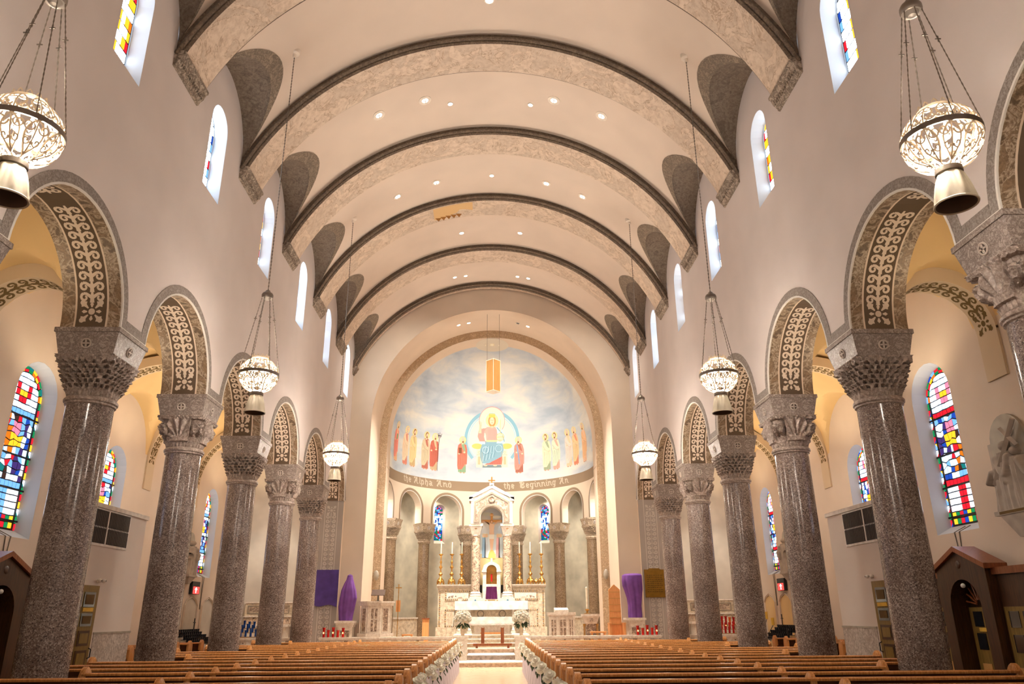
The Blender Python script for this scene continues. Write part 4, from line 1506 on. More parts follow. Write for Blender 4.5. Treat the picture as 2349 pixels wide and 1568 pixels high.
for k, y in enumerate(ROWS):
    for sd in (-1, 1):
        lab = 'white roses on the %s pew end, %s row from the altar rail' % (SIDE[sd], ORD[nrow - 1 - k])
        var = (k + (1 if sd > 0 else 0)) % 2
        key = (sd, var)
        if key not in RB:
            r = thing('rose_bunch', lab, 'flowers', group='white rose bunches on the pew ends')
            rnd = random.Random(20 + var + 3 * sd)
            for j in range(2 if var else 1):
                o = link('rose', me_rose, r, (rnd.uniform(-.05, .07) * -sd, -0.03 + rnd.uniform(-.10, .08), 0.02 - 0.12 * j + rnd.uniform(-.02, .02)))
                o.rotation_euler = (rnd.uniform(-.7, -.2), rnd.uniform(-.6, .1) * sd, rnd.uniform(0, 6))
                s = rnd.uniform(.9, 1.05); o.scale = (s, s, s)
            for j in range(4):
                o = link('leaf', me_leaf, r, (rnd.uniform(-.04, .04), rnd.uniform(-.1, .1), -0.12 - 0.05 * j * rnd.uniform(.6, 1)))
                o.rotation_euler = (rnd.uniform(-1, 1), rnd.uniform(0.4, 1.3), rnd.uniform(0, 6.28))
            RB[key] = r
        else:
            r = copy_tree(RB[key], label=lab)
        r.location = (sd * (XE - 0.17), y - 0.06, 0.90)
        if k < nrow - 1:
            t = link('tulle_swag', TUL[sd][var], None, (sd * (XE - 0.145), y, 0))
            t['label'] = 'pleated tulle along the %s of the aisle, beside the %s pew from the rail' % (SIDE[sd], ORD[nrow - 1 - k])
            t['category'] = 'tulle'; t['group'] = 'tulle swags along the centre aisle'

# ================================================================ communion rail
def rail(sd, xa, xb, label, name='altar_rail'):
    root = thing(name, label, 'railing', (0, 33.2, 0), group='marble altar rails')
    x0, x1 = min(sd * xa, sd * xb), max(sd * xa, sd * xb)
    zb = 0.17 if xa < 2 else 0.0
    b = MB(); b.box(x0, x1, -0.14, 0.14, 0.99, 1.08); b.box(x0 + .02, x1 - .02, -0.11, 0.11, 0.95, 0.99); part('cap', b, ['white_marble'], root)
    b = MB(); b.box(x0, x1, -0.13, 0.13, zb, 0.32); part('plinth', b, ['white_marble'], root)
    n = max(1, int((xb - xa) / 0.34))
    bm_ = MB(); bm_.lathe([(0.05, 0.32), (0.062, 0.34), (0.04, 0.38), (0.036, 0.66), (0.04, 0.74), (0.06, 0.78), (0.06, 0.80)], 12)
    bal = bm_.mesh('baluster', ['cream_marble'], True)
    cp = MB(); cp.box(-0.085, 0.085, -0.075, 0.075, 0.80, 0.95); cp.box(-0.03, 0.03, -0.082, -0.075, 0.86, 0.90, 1)
    cpm = cp.mesh('capital', ['white_marble', 'breccia_panel'])
    for k in range(n):
        x = x0 + (k + .5) * (x1 - x0) / n
        link('baluster', bal, root, (x, 0, 0)); link('capital', cpm, root, (x, 0, 0))
    return root
for sd in (-1, 1):
    rail(sd, 1.58, 7.0, 'long white marble altar rail on the %s of the chancel steps' % SIDE[sd])
    rail(sd, 8.1, 12.35, 'white marble rail before the %s side chapel' % SIDE[sd])
    root = thing('gate_post', 'white marble gate post with a gold cross, %s of the chancel steps' % SIDE[sd], 'post', (sd * 1.25, 33.2, 0.17), group='gate posts of the altar rail')
    b = MB(); b.box(-.27, .27, -.16, .16, 0.0, 0.80); b.box(-.25, .25, -.165, .165, 0.0, 0.09); part('body', b, ['white_marble'], root)
    b = MB(); b.box(-.31, .31, -.19, .19, 0.80, 0.92); part('cap', b, ['white_marble'], root)
    b = MB(); b.box(-.022, .022, -.172, -.16, 0.22, 0.70); b.box(-.11, .11, -.172, -.16, 0.54, 0.59); b.disc((0, -.168, .18), 0.045, 'y', 12); part('cross', b, ['mosaic_gold'], root)
# wedding kneeler on the chancel floor
root = thing('kneeler', 'brown wooden kneeler with two upright posts before the altar', 'kneeler', (0.06, 36.2, CFL))
b = MB(); b.box(-.86, .86, -.2, .16, 0.10, 0.20); part('knee_board', b, ['brown_wood'], root)
for x in (-.44, .44):
    b = MB(); b.box(x - .075, x + .075, 0.02, .12, 0.20, 0.82); b.prism([(x - .075, .82), (x - .075, .87), (x - .03, .84), (x, .85), (x + .03, .84), (x + .075, .87), (x + .075, .82)], 'y', 0.02, .12); part('upright', b, ['brown_wood'], root)
for x in (-.7, .7):
    b = MB(); b.box(x - .05, x + .05, -.15, .1, 0.0, 0.1); part('foot', b, ['brown_wood'], root)
# ================================================================ high altar with canopy
def frame_boxes(mb, x0, x1, z0, z1, y, w, d, mi=0):
    mb.box(x0, x1, y - d, y, z0, z0 + w, mi); mb.box(x0, x1, y - d, y, z1 - w, z1, mi)
    mb.box(x0, x0 + w, y - d, y, z0 + w, z1 - w, mi); mb.box(x1 - w, x1, y - d, y, z0 + w, z1 - w, mi)
def mosaic_frame(x0, x1, z0, z1, y, w, d, par):
    b = MB(); frame_boxes(b, x0, x1, z0, z1, y, w, d * .6)
    o = part('mosaic_frame', b, ['cream_marble'], par)
    b = MB()
    n = max(2, int((x1 - x0) / 0.1)); m_ = max(2, int((z1 - z0) / 0.1))
    for k in range(n):
        x = x0 + (k + .5) * (x1 - x0) / n
        for z in (z0 + w / 2, z1 - w / 2):
            b.box(x - .028, x + .028, y - d, y, z - w * .36, z + w * .36, k % 2)
    for k in range(m_):
        z = z0 + (k + .5) * (z1 - z0) / m_
        for x in (x0 + w / 2, x1 - w / 2):
            b.box(x - w * .36, x + w * .36, y - d, y, z - .028, z + .028, k % 2)
    part('tesserae', b, ['mosaic_gold', 'mosaic_grey'], o, stuff=True)
    return o
HA = thing('high_altar', 'tall white marble high altar with gabled canopy on marbled columns in the apse', 'altar', (0, 42.0, 0))
for sg in (-1, 1):
    b = MB(); x0, x1 = (-2.82, -0.62) if sg < 0 else (0.62, 2.82)
    b.box(x0, x1, 0, 0.55, 1.02, 3.26); b.box(x0 - (0.08 if sg < 0 else 0), x1 + (.08 if sg > 0 else 0), -.06, .55, CFL, 1.3)
    part('retable_wall', b, ['cream_marble'], HA)
    b = MB(); b.prism([(-.0, 3.26), (-.05, 3.28), (-.07, 3.34), (-.12, 3.36), (-.13, 3.42), (.6, 3.42), (.6, 3.26)], 'x', x0 - (.06 if sg < 0 else 0), x1 + (.06 if sg > 0 else 0)); part('cornice', b, ['white_marble'], HA)
    a, c = sorted((sg * 2.45, sg * 1.12))
    b = MB(); b.box(a + .1, c - .1, -.012, 0, 2.72, 3.02); part('upper_panel', b, ['breccia_panel' if False else 'white_marble'], HA)
    mosaic_frame(a, c, 2.62, 3.12, 0, .09, .03, HA)
    bb = MB(); rr = random.Random(4)
    for k in range(9):
        bb.ball((sg * (2.25 - .05 * k * rr.uniform(.5, 1)), -.015, 2.79 + rr.uniform(-.02, .06)), .035, 6, 4, sy=.3)
    part('inlay_figure', bb, ['breccia_panel'], HA)
    a, c = sorted((sg * 2.45, sg * 1.8))
    b = MB(); b.box(a + .09, c - .09, -.012, 0, 1.4, 2.1); part('lower_panel', b, ['cream_marble'], HA)
    mosaic_frame(a, c, 1.31, 2.19, 0, .08, .03, HA)
    x = sg * 2.72
    b = MB()
    for k in range(18):
        b.box(x - .03, x + .03, -.025, 0, 1.34 + k * .1, 1.40 + k * .1, k % 2)
    part('mosaic_strip', b, ['mosaic_gold', 'mosaic_grey'], HA, stuff=True)
    # columns of the canopy
    xc = sg * 0.84
    b = MB(); b.box(xc - .36, xc + .36, -.55, .3, 1.02, 2.66); b.box(xc - .38, xc + .38, -.57, .3, 2.5, 2.72); part('pedestal', b, ['white_marble'], HA)
    b = MB(); b.disc((xc, -.575, 2.61), .05, 'y', 14); part('blue_roundel', b, ['mosaic_blue'], HA)
    b = MB(); b.box(xc - .31, xc + .31, -.5, .12, 2.72, 2.80); b.lathe([(.3, 2.8), (.31, 2.86), (.27, 2.9), (.25, 2.93), (.27, 2.97), (.24, 3.02), (.225, 3.05)], 28, (xc, -.19, 0)); part('column_base', b, ['white_marble'], HA, smooth=45)
    b = MB(); b.lathe([(.228, 3.05), (.232, 4.0), (.215, 5.86)], 32, (xc, -.19, 0)); part('column_shaft', b, ['breccia'], HA, smooth=True)
    b = MB(); b.lathe([(.215, 5.86), (.25, 5.9), (.22, 5.94)], 28, (xc, -.19, 0)); b.frustum((xc, -.19, 5.94), (.22, .22), (xc, -.19, 6.38), (.33, .33)); b.box(xc - .36, xc + .36, -.55, .17, 6.38, 6.5); part('column_capital', b, ['white_marble'], HA, smooth=45)
    b = MB()
    for k in range(7):
        t = k / 6 * 2 - 1
        b.ball((xc + t * .2, -.19 - .29, 6.26 + .05 * t * t), .03, 6, 4, sy=.5)
    b.box(xc - .012, xc + .012, -.5, -.46, 6.2, 6.32); b.box(xc - .05, xc + .05, -.5, -.46, 6.25, 6.275)
    part('gilt_carving', b, ['gold'], HA, smooth=True)
    # black panels painting the shade of the gaps beside the tabernacle
    a, c = sorted((sg * .62, sg * .5))
    b = MB(); b.box(a, c, .3, .32, 3.0, 4.35); part('opening_shade_panel', b, ['black'], HA)
# gabled canopy
def gable_front(hw, zb, ze, zt, r, za, n=16):
    return [(-hw, zb), (-r, zb)] + [(-r * cos(pi * k / n), za + r * sin(pi * k / n)) for k in range(n + 1)] + [(r, zb), (hw, zb), (hw, ze), (0, zt), (-hw, ze)]
b = MB(); b.prism(gable_front(1.12, 6.5, 7.78, 8.42, 0.6, 6.82), 'y', -.58, .3); part('canopy', b, ['white_marble'], HA)
b = MB()
for sg in (-1, 1):
    b.prism([(0, 8.40), (0, 8.58), (sg * 1.22, 7.92), (sg * 1.22, 7.76)], 'y', -.66, .36); b.box(min(sg * 1.0, sg * 1.22), max(sg * 1.0, sg * 1.22), -.66, .36, 7.70, 7.92)
b.box(-.12, .12, -.66, -.3, 8.5, 8.66)
part('gable_roof', b, ['white_marble'], HA)
b = MB(); b.prism(gable_front(.86, 6.62, 7.58, 8.05, 0.74, 6.82), 'y', -.60, -.58); part('gable_panel', b, ['breccia_panel'], HA)
b = MB()
def path_band(mb, pts, w, y0, y1, mi=0, closed=False):
    A = []; B = []; L = len(pts)
    for i in range(L):
        p = Vector(pts[i - 1] if (i > 0 or closed) else pts[0]); q = Vector(pts[(i + 1) % L] if (i < L - 1 or closed) else pts[-1])
        d = (q - p).normalized(); nn = Vector((-d.y, d.x)) * w / 2
        A.append((pts[i][0] + nn.x, pts[i][1] + nn.y)); B.append((pts[i][0] - nn.x, pts[i][1] - nn.y))
    mb.strip([(a, y0, c) for a, c in A], [(a, y0, c) for a, c in B], mi, closed)
    mb.strip([(a, y0, c) for a, c in A], [(a, y1, c) for a, c in A], mi, closed); mb.strip([(a, y0, c) for a, c in B], [(a, y1, c) for a, c in B], mi, closed)
path_band(b, [(-.92, 6.58), (-.92, 7.64), (0, 8.14), (.92, 7.64), (.92, 6.58)], .10, -.625, -.58)
path_band(b, [(-.68, 6.58), (-.68, 6.82)] + [(-.68 * cos(pi * k / 16), 6.82 + .68 * sin(pi * k / 16)) for k in range(1, 16)] + [(.68, 6.82), (.68, 6.58)], .09, -.625, -.58)
for sg in (-1, 1):
    path_band(b, [(sg * .92, 6.6), (sg * .68, 6.6)], .09, -.622, -.58)
path_band(b, [(.15 * cos(2 * pi * k / 20), 7.80 + .15 * sin(2 * pi * k / 20)) for k in range(20)], .05, -.64, -.58, 0, True)
part('mosaic_border', b, ['mosaic_grey'], HA)
b = MB(); b.box(-.035, .035, -.35, -.29, 8.62, 9.02); b.box(-.15, .15, -.35, -.29, 8.82, 8.88); b.ball((0, -.32, 8.64), .07, 10, 6)
for p in ((0, 9.03), (-.16, 8.85), (.16, 8.85)):
    b.ball((p[0], -.32, p[1]), .035, 8, 5)
part('gable_cross', b, ['gold'], HA, smooth=True)
# painted niche behind the crucifix
pic = MB(); pts = [(-.62, 3.4), (-.62, 6.82)] + [(-.62 * cos(pi * k / 16), 6.82 + .62 * sin(pi * k / 16)) for k in range(1, 16)] + [(.62, 6.82), (.62, 3.4)]
pic.prism(pts, 'y', .26, .3)
PIC = part('painted_panel', pic, ['mural_sky'], HA)
# tabernacle
b = MB(); b.box(-.52, .52, -.5, .2, 1.02, 2.66); b.box(-.54, .54, -.54, .2, 2.5, 2.68); part('tabernacle_base', b, ['white_marble'], HA)
b = MB()
for x in (-.14 * 1, .14):
    pass
b.disc((-.3, -.545, 2.58), .05, 'y', 14); b.disc((.3, -.545, 2.58), .05, 'y', 14); b.box(-.19, .19, -.55, -.53, 2.53, 2.64)
part('inlaid_discs', b, ['mosaic_gold'], HA)
b = MB()
for sg in (-1, 1):
    b.box(min(sg * .28, sg * .46), max(sg * .28, sg * .46), -.42, .1, 2.68, 4.02)
    b.box(min(sg * .26, sg * .52), max(sg * .26, sg * .52), -.46, .12, 4.02, 4.12)
b.prism([(-.48, 4.12), (-.27, 4.12)] + [(-.27 * cos(pi * k / 12), 4.12 + .27 * sin(pi * k / 12)) for k in range(1, 12)] + [(.27, 4.12), (.48, 4.12), (.42, 4.36), (.2, 4.5), (.06, 4.56), (-.06, 4.56), (-.2, 4.5), (-.42, 4.36)], 'y', -.4, .1)
b.box(-.28, .28, -.44, .1, 3.28, 3.42); b.box(-.05, .05, -.3, 0, 4.55, 4.75)
part('tabernacle_shrine', b, ['white_marble'], HA)
b = MB(); b.prism([(-.28, 3.42), (-.28, 4.12)] + [(-.28 * cos(pi * k / 12), 4.12 + .28 * sin(pi * k / 12)) for k in range(1, 12)] + [(.28, 4.12), (.28, 3.42)], 'y', .05, .09); b.box(-.28, .28, -.1, .05, 3.42, 3.43); b.box(-.27, .27, -.02, .05, 3.93, 3.96)
part('gilt_niche', b, ['gold'], HA)
b = MB(); b.box(-.28, .28, -.36, .05, 2.68, 3.28); part('tabernacle_box', b, ['gold'], HA)
# veil before the tabernacle
def veil(u, v):
    x = (-.27 + .54 * u) * (1 + .16 * v)
    return (x, -.40 - .035 * abs(sin(u * pi * 7)) - .05 * v, 3.29 - .62 * v)
b = MB(); b.grid(veil, 56, 6)
t = link('tabernacle_veil', b.mesh('tabernacle_veil', ['purple_veil'], True), None, (0, 41.92, 0)); t['label'] = 'dark purple pleated veil hung before the tabernacle'; t['category'] = 'veil'
root = thing('sanctuary_light', 'slim red glass light standing in the gilt niche', 'candle', (0, 41.80, 3.43))
b = MB(); b.box(-.045, .045, -.04, .04, .12, .50); part('glass', b, ['exit_red' if False else 'red_cup'], root)
b = MB(); b.lathe([(.07, 0), (.07, .02), (.03, .05), (.03, .12)], 12); part('foot', b, ['brass'], root)
# altar table and its cloth
MT = thing('altar_table', 'white marble altar table standing against the high altar', 'altar', (0, 40.75, 1.02))
b = MB(); b.box(-1.8, 1.8, -.5, .62, 1.44, 1.53); part('table_top', b, ['white_marble'], MT)
b = MB(); b.box(-1.55, 1.55, -.18, .6, 0.0, 1.44); part('front_panel', b, ['cream_marble'], MT)
for sg in (-1, 1):
    for x in (1.62, 1.1):
        b = MB(); b.box(sg * x - .12, sg * x + .12, -.46, -.22, 0, .12); b.lathe([(.09, .12), (.1, .16), (.075, .2), (.075, 1.2), (.1, 1.26), (.12, 1.36)], 16, (sg * x, -.34, 0)); b.box(sg * x - .13, sg * x + .13, -.47, -.21, 1.36, 1.44); part('colonnette', b, ['white_marble'], MT, smooth=45)
    b = MB(); path_band(b, [(sg * .55 + .16 * cos(2 * pi * k / 20), .93 + .16 * sin(2 * pi * k / 20)) for k in range(20)], .05, -.21, -.18, 0, True); part('carved_roundel', b, ['mosaic_grey'], MT)
def drape(nu, nv, fn):
    b = MB(); b.grid(fn, nu, nv); return b
ac = MB()
ac.box(-1.84, 1.84, -.53, .62, 2.552, 2.562)
ac.grid(lambda u, v: (-1.84 + 3.68 * u, -.535 - .012 * abs(sin(u * 22)) * v, 2.56 - .42 * v), 60, 4)
for sg in (-1, 1):
    ac.grid(lambda u, v: (sg * (1.845 + (.09 * sin(v * 1.4) + .03 * sin(u * 14)) * v), -.53 + 1.15 * u, 2.56 - 1.2 * v), 18, 8)
t = link('altar_cloth', ac.mesh('altar_cloth', ['altar_cloth'], True), None, (0, 40.75, 0)); t['label'] = 'white linen cloth hanging over the ends of the rear altar table'; t['category'] = 'tablecloth'
for sg in (-1, 1):
    root = thing('altar_card_stand', 'white upright marble block on the %s of the rear altar table' % SIDE[sg], 'stand', (sg * 1.62, 40.9, 2.565), group='upright blocks on the rear altar')
    b = MB(); b.box(-.1, .1, -.08, .08, 0, .2); part('block', b, ['white_marble'], root)
    b = MB(); b.box(-.12, .12, -.1, .1, 0.2, .23); part('cap', b, ['white_marble'], root)
    root = thing('altar_candle', 'thin white candle at the %s front of the rear altar table' % SIDE[sg], 'candle', (sg * 1.35, 40.35, 2.565), group='thin candles on the rear altar')
    b = MB(); b.lathe([(.05, 0), (.05, .015), (.015, .03), (.018, .06)], 12); part('holder', b, ['brass'], root)
    b = MB(); b.lathe([(.014, .05), (.014, .36), (.002, .38)], 8); part('wax', b, ['candle'], root)
# free standing altar
FA = thing('communion_altar', 'low front altar standing on the steps before the high altar', 'altar', (0.03, 38.85, 1.02))
b = MB(); b.box(-.95, .95, -.28, .3, 0, .06); b.box(-.85, .85, -.24, .26, .06, .70); part('body', b, ['white_marble'], FA)
b = MB(); b.box(-1.05, 1.05, -.35, .36, .70, .78); part('table_top', b, ['white_marble'], FA)
b = MB(); b.box(-.55, .55, -.36, -.30, 0.02, .10); part('front_foot', b, ['orange_wood'], FA)
fc = MB(); fc.box(-1.08, 1.08, -.37, .37, .782, .792)
fc.grid(lambda u, v: (-1.08 + 2.16 * u, -.375 - .02 * abs(sin(u * 16)) * v, .79 - .37 * v), 60, 4)
fc.grid(lambda u, v: (-1.08 + 2.16 * u, -.388 - .02 * abs(sin(u * 16)), .49 - .03 * v - .02 * abs(sin(u * pi * 14))), 84, 1, 1)
for sg in (-1, 1):
    fc.grid(lambda u, v: (sg * (1.085 + .02 * v), -.37 + .74 * u, .79 - .37 * v), 10, 3)
t = link('altar_cloth', fc.mesh('altar_cloth', ['altar_cloth', 'cloth_pattern'], True), None, (0.03, 38.85, 1.02)); t['label'] = 'white cloth with a pink embroidered hem covering the front altar'; t['category'] = 'tablecloth'
# candlesticks on the retable
CS = thing('candlestick', 'x', 'candlestick', group='tall gilt candlesticks on the high altar')
b = MB()
for k in range(3):
    a = 2 * pi * k / 3 - pi / 2
    b.tube([(.05 * cos(a), .05 * sin(a), .30), (.13 * cos(a), .13 * sin(a), .24), (.19 * cos(a), .19 * sin(a), .12), (.17 * cos(a), .17 * sin(a), .05), (.22 * cos(a), .22 * sin(a), .025)], [.05, .06, .05, .04, .03], 8)
    b.ball((.2 * cos(a), .2 * sin(a), .035), .045, 8, 5)
    a2 = a + pi / 3
    b.ball((.1 * cos(a2), .1 * sin(a2), .17), .07, 8, 5, sz=1.3)
part('tripod_base', b, ['gold'], CS, smooth=True)
b = MB(); b.lathe([(.07, .26), (.1, .32), (.06, .38), (.045, .44), (.09, .5), (.1, .56), (.05, .62), (.035, .7), (.04, .8), (.075, .86), (.08, .92), (.04, .98), (.03, 1.06), (.06, 1.12), (.065, 1.18), (.03, 1.24), (.026, 1.36), (.05, 1.41), (.03, 1.46), (.06, 1.5)], 16)
for k in range(4):
    a = pi / 2 * k
    b.ball((.07 * cos(a), .07 * sin(a), .90), .03, 6, 4); b.ball((.08 * cos(a), .08 * sin(a), .53), .035, 6, 4)
part('stem', b, ['gold'], CS, smooth=True)
b = MB(); b.lathe([(.03, 1.48), (.1, 1.52), (.125, 1.56), (.12, 1.575), (.03, 1.57), (.03, 1.60)], 18); part('drip_pan', b, ['gold'], CS, smooth=True)
b = MB(); b.lathe([(.028, 1.58), (.028, 2.18), (.004, 2.2)], 10); part('candle', b, ['candle'], CS, smooth=True)
for k, (x, nm) in enumerate(((-2.72, 'leftmost of the left three'), (-2.13, 'middle of the left three'), (-1.6, 'innermost of the left three'), (1.5, 'innermost of the right three'), (2.08, 'middle of the right three'), (2.68, 'rightmost of the right three'))):
    o = CS if k == 0 else copy_tree(CS)
    o['label'] = 'tall gilt candlestick on the high altar, ' + nm
    o.location = (x, 42.22, 3.42)
root = thing('gilt_urn', 'small round gilt vessel beside the rightmost altar candlestick', 'vessel', (2.38, 42.2, 3.42))
b = MB(); b.lathe([(.07, 0), (.07, .02), (.03, .05), (.1, .1), (.12, .17), (.08, .23), (.02, .26)], 16); part('bowl', b, ['gold'], root, smooth=True)
b = MB(); b.ball((0, 0, .27), .025, 8, 5); part('knob', b, ['gold'], root, smooth=True)

# ================================================================ bouquets in vases before the altar
me_leafL = leaf_mesh(.26, .10).mesh('leaf', ['leaf'], True)
def bouquet(x, lab, seed):
    root = thing('flower_vase', lab, 'flowers', (x, 36.6, CFL), group='rose bouquets before the altar')
    rnd = random.Random(seed)
    b = MB(); b.lathe([(.09, 0), (.1, .02), (.07, .06), (.06, .2), (.075, .5), (.11, .86), (.13, .95), (.12, .95), (.06, .5)], 20); part('vase', b, ['vase'], root, smooth=True)
    cz = 1.22
    n = 52
    for k in range(n):
        t = (k + .5) / n
        ph = k * 2.39996
        el = math.asin(max(-.15, 1 - 1.2 * t))
        rr = .34
        v = Vector((rr * cos(el) * cos(ph), rr * cos(el) * sin(ph), cz + .33 * sin(el)))
        o = link('rose', me_rose, root, v)
        s = rnd.uniform(.85, 1.1); o.scale = (s, s, s)
        o.rotation_euler = Vector((cos(el) * cos(ph), cos(el) * sin(ph), sin(el))).to_track_quat('Z', 'Y').to_euler()
    for k in range(34):
        a = rnd.uniform(0, 6.28)
        o = link('leaf', me_leafL, root, (.14 * cos(a), .14 * sin(a), cz - .12 - rnd.uniform(0, .14)))
        o.rotation_euler = (rnd.uniform(-.6, .6), rnd.uniform(.1, 1.0), a)
bouquet(-1.29, 'dome of white roses in a tall vase left of the altar', 5)
bouquet(1.36, 'dome of white roses in a tall vase right of the altar', 6)

# ================================================================ pulpit, lecterns, font, chair
def octo(r, n=8, ph=pi / 8, sy=1.0):
    return [(r * cos(2 * pi * k / n + ph), sy * r * sin(2 * pi * k / n + ph)) for k in range(n)]
PU = thing('pulpit', 'eight-sided white marble pulpit with mottled panels left of the chancel', 'pulpit', (-5.12, 35.9, CFL))
for nm, r, z0, z1, mt in (('foot', .80, 0, .16, 'white_marble'), ('base_moulding', .74, .16, .62, 'white_marble'), ('body', .70, .62, 1.80, 'white_marble'), ('cornice', .78, 1.80, 1.92, 'white_marble')):
    b = MB(); b.prism(octo(r), 'z', z0, z1); part(nm, b, [mt], PU)
b = MB(); b.prism(octo(.83), 'z', 1.92, 1.99); part('top_slab', b, ['white_marble'], PU)
b = MB(); b.prism(octo(.82), 'z', .54, .66); part('ledge', b, ['white_marble'], PU)
ap = .70 * cos(pi / 8)
for k in range(5):
    a = pi + k * pi / 4
    T = Matrix.Rotation(a + pi / 2, 4, 'Z')
    b = MB(); b.box(-.15, .15, -ap - .01, -ap + .02, .74, 1.68); b.xf(lambda x, y, z: T @ Vector((x, y, z)))
    p = part('panel', b, ['breccia_panel'], PU)
    b = MB(); frame_boxes(b, -.17, .17, .70, 1.72, -ap - .005, .035, .025)
    if k == 2:
        b.box(-.025, .025, -ap - .03, -ap, .76, 1.66); b.box(-.14, .14, -ap - .03, -ap, 1.22, 1.27)
    b.xf(lambda x, y, z: T @ Vector((x, y, z))); part('panel_frame', b, ['white_marble'], p)
root = thing('book_stand', 'small dark book stand with a wooden rest on the pulpit', 'lectern', (-5.08, 35.9, CFL + 1.99))
b = MB(); b.lathe([(.13, 0), (.13, .02), (.03, .04), (.03, .3)], 12); part('stem', b, ['black'], root)
b = MB(); b.add([(-.3, -.14, .24), (.3, -.14, .24), (.3, .14, .48), (-.3, .14, .48), (-.3, -.16, .27), (.3, -.16, .27), (.3, .12, .51), (-.3, .12, .51)], [(0, 1, 2, 3), (4, 7, 6, 5), (0, 4, 5, 1), (2, 6, 7, 3), (0, 3, 7, 4), (1, 5, 6, 2)]); part('book_rest', b, ['dark_wood'], root)
b = MB(); b.tube([(0, .1, .45), (0, .12, .6), (.02, .05, .66)], .008, 5); b.ball((.03, .03, .67), .02, 6, 4); part('microphone', b, ['black'], root)
AM = thing('ambo', 'white marble reading desk with dark inlaid panels right of the altar', 'lectern', (3.17, 36.4, CFL))
b = MB(); b.box(-.62, .62, -.3, .32, 0, .1); b.box(-.55, .55, -.26, .3, .1, 1.30); part('body', b, ['white_marble'], AM)
b = MB(); b.box(-.64, .64, -.34, .36, 1.36, 1.48); b.box(-.6, .6, -.3, .33, 1.30, 1.36); part('cornice', b, ['white_marble'], AM)
b = MB(); b.prism([(-.3, 1.48), (.3, 1.48), (.3, 1.68), (-.3, 1.58)], 'x', -.3, .32); part('sloped_top', b, ['white_marble'], AM)
for x, w in ((-.36, .10), (.05, .13), (.43, .08)):
    b = MB(); b.box(x - w, x + w, -.272, -.26, .2, 1.16); p = part('panel', b, ['breccia_panel'], AM)
    b = MB(); b.box(x - .02, x + .02, -.285, -.26, .2, 1.16); b.box(x - w, x + w, -.285, -.26, .82, .86); part('cross_bar', b, ['white_marble'], p)
for x in (-.52, -.18, .24, .54):
    b = MB(); b.box(x - .045, x + .045, -.30, -.25, .1, 1.3); b.box(x - .06, x + .06, -.32, -.25, 1.16, 1.3); part('pilaster', b, ['white_marble'], AM)
FT = thing('font_stand', 'white marble font on gilt legs beside the tall candle', 'font', (4.5, 36.4, CFL))
b = MB(); b.box(-.40, .40, -.3, .3, 1.30, 1.40); b.frustum((0, 0, .98), (.26, .2), (0, 0, 1.30), (.38, .28)); part('bowl', b, ['white_marble'], FT)
b = MB(); b.box(-.22, .22, -.16, .16, .05, .98); part('core', b, ['breccia_panel'], FT)
b = MB(); b.box(-.34, .34, -.26, .26, 0, .06); part('plinth', b, ['white_marble'], FT)
for sx in (-1, 1):
    for sy in (-1, 1):
        b = MB(); b.lathe([(.03, .06), (.035, .1), (.02, .14), (.02, .86), (.035, .92), (.035, .98)], 10, (sx * .29, sy * .21, 0)); part('leg', b, ['brass'], FT, smooth=True)
b = MB(); b.box(-.08, .08, -.302, -.28, 1.08, 1.22); part('inlay', b, ['breccia_panel'], FT)
PCN = thing('paschal_candle', 'thick tall cream candle in a brass holder on the font', 'candle', (4.37, 36.4, CFL + 1.40))
b = MB(); b.lathe([(.16, 0), (.16, .02), (.05, .05), (.045, .12), (.09, .16), (.1, .2), (.06, .22)], 16); part('holder', b, ['brass'], PCN, smooth=True)
b = MB(); b.lathe([(.045, .18), (.045, 1.14), (.006, 1.18)], 14); part('wax', b, ['candle'], PCN, smooth=True)
CHR = thing('presider_chair', 'high-backed orange oak chair with gabled back right of the chancel', 'chair', (5.5, 35.2, CFL))
b = MB()
b.prism([(-.27, .5), (.27, .5), (.25, 2.42), (.0, 2.64), (-.25, 2.42)], 'y', .26, .33); bk = part('backrest', b, ['orange_wood'], CHR)
for k in range(6):
    z = .95 + .27 * k
    b = MB(); b.box(-.255, .255, .235, .26, z, z + .035); part('slat', b, ['box_wood'], bk)
b = MB(); b.box(-.35, .35, -.3, .3, .42, .5); part('seat', b, ['orange_wood'], CHR)
for sg in (-1, 1):
    b = MB(); b.box(sg * .31 - .04, sg * .31 + .04, -.3, .3, .5, .98); b.box(sg * .31 - .05, sg * .31 + .05, -.34, .3, .98, 1.03); part('arm', b, ['orange_wood'], CHR)
    for y in (-.26, .26):
        b = MB(); b.box(sg * .34 - .04, sg * .34 + .04, y - .04, y + .04, 0, .42); part('leg', b, ['orange_wood'], CHR)
BEN = thing('server_bench', 'low orange wooden bench beside the tall oak chair', 'bench', (4.68, 35.3, CFL))
b = MB(); b.box(-.34, .34, -.2, .2, .62, .68); part('top', b, ['orange_wood'], BEN)
for x in (-.28, .28):
    b = MB(); b.box(x - .03, x + .03, -.18, .18, 0, .62); part('side', b, ['orange_wood'], BEN)
b = MB(); b.box(-.28, .28, -.02, .02, .3, .36); part('stretcher', b, ['orange_wood'], BEN)
PX = thing('processional_cross', 'gilt crucifix on a tall pole left of the altar', 'cross', (-4.3, 37.0, CFL))
b = MB(); b.lathe([(.14, 0), (.14, .03), (.03, .06)], 12); part('foot', b, ['brass'], PX)
b = MB(); b.tube([(0, 0, .05), (0, 0, 2.35)], .017, 8); part('pole', b, ['brass'], PX)
b = MB(); b.box(-.02, .02, -.02, .02, 2.35, 2.76); b.box(-.14, .14, -.02, .02, 2.58, 2.62); part('crucifix', b, ['gold'], PX)
b = MB(); b.box(-.1, .1, .02, .05, 1.55, 2.05); part('wood_backing', b, ['orange_wood'], PX)
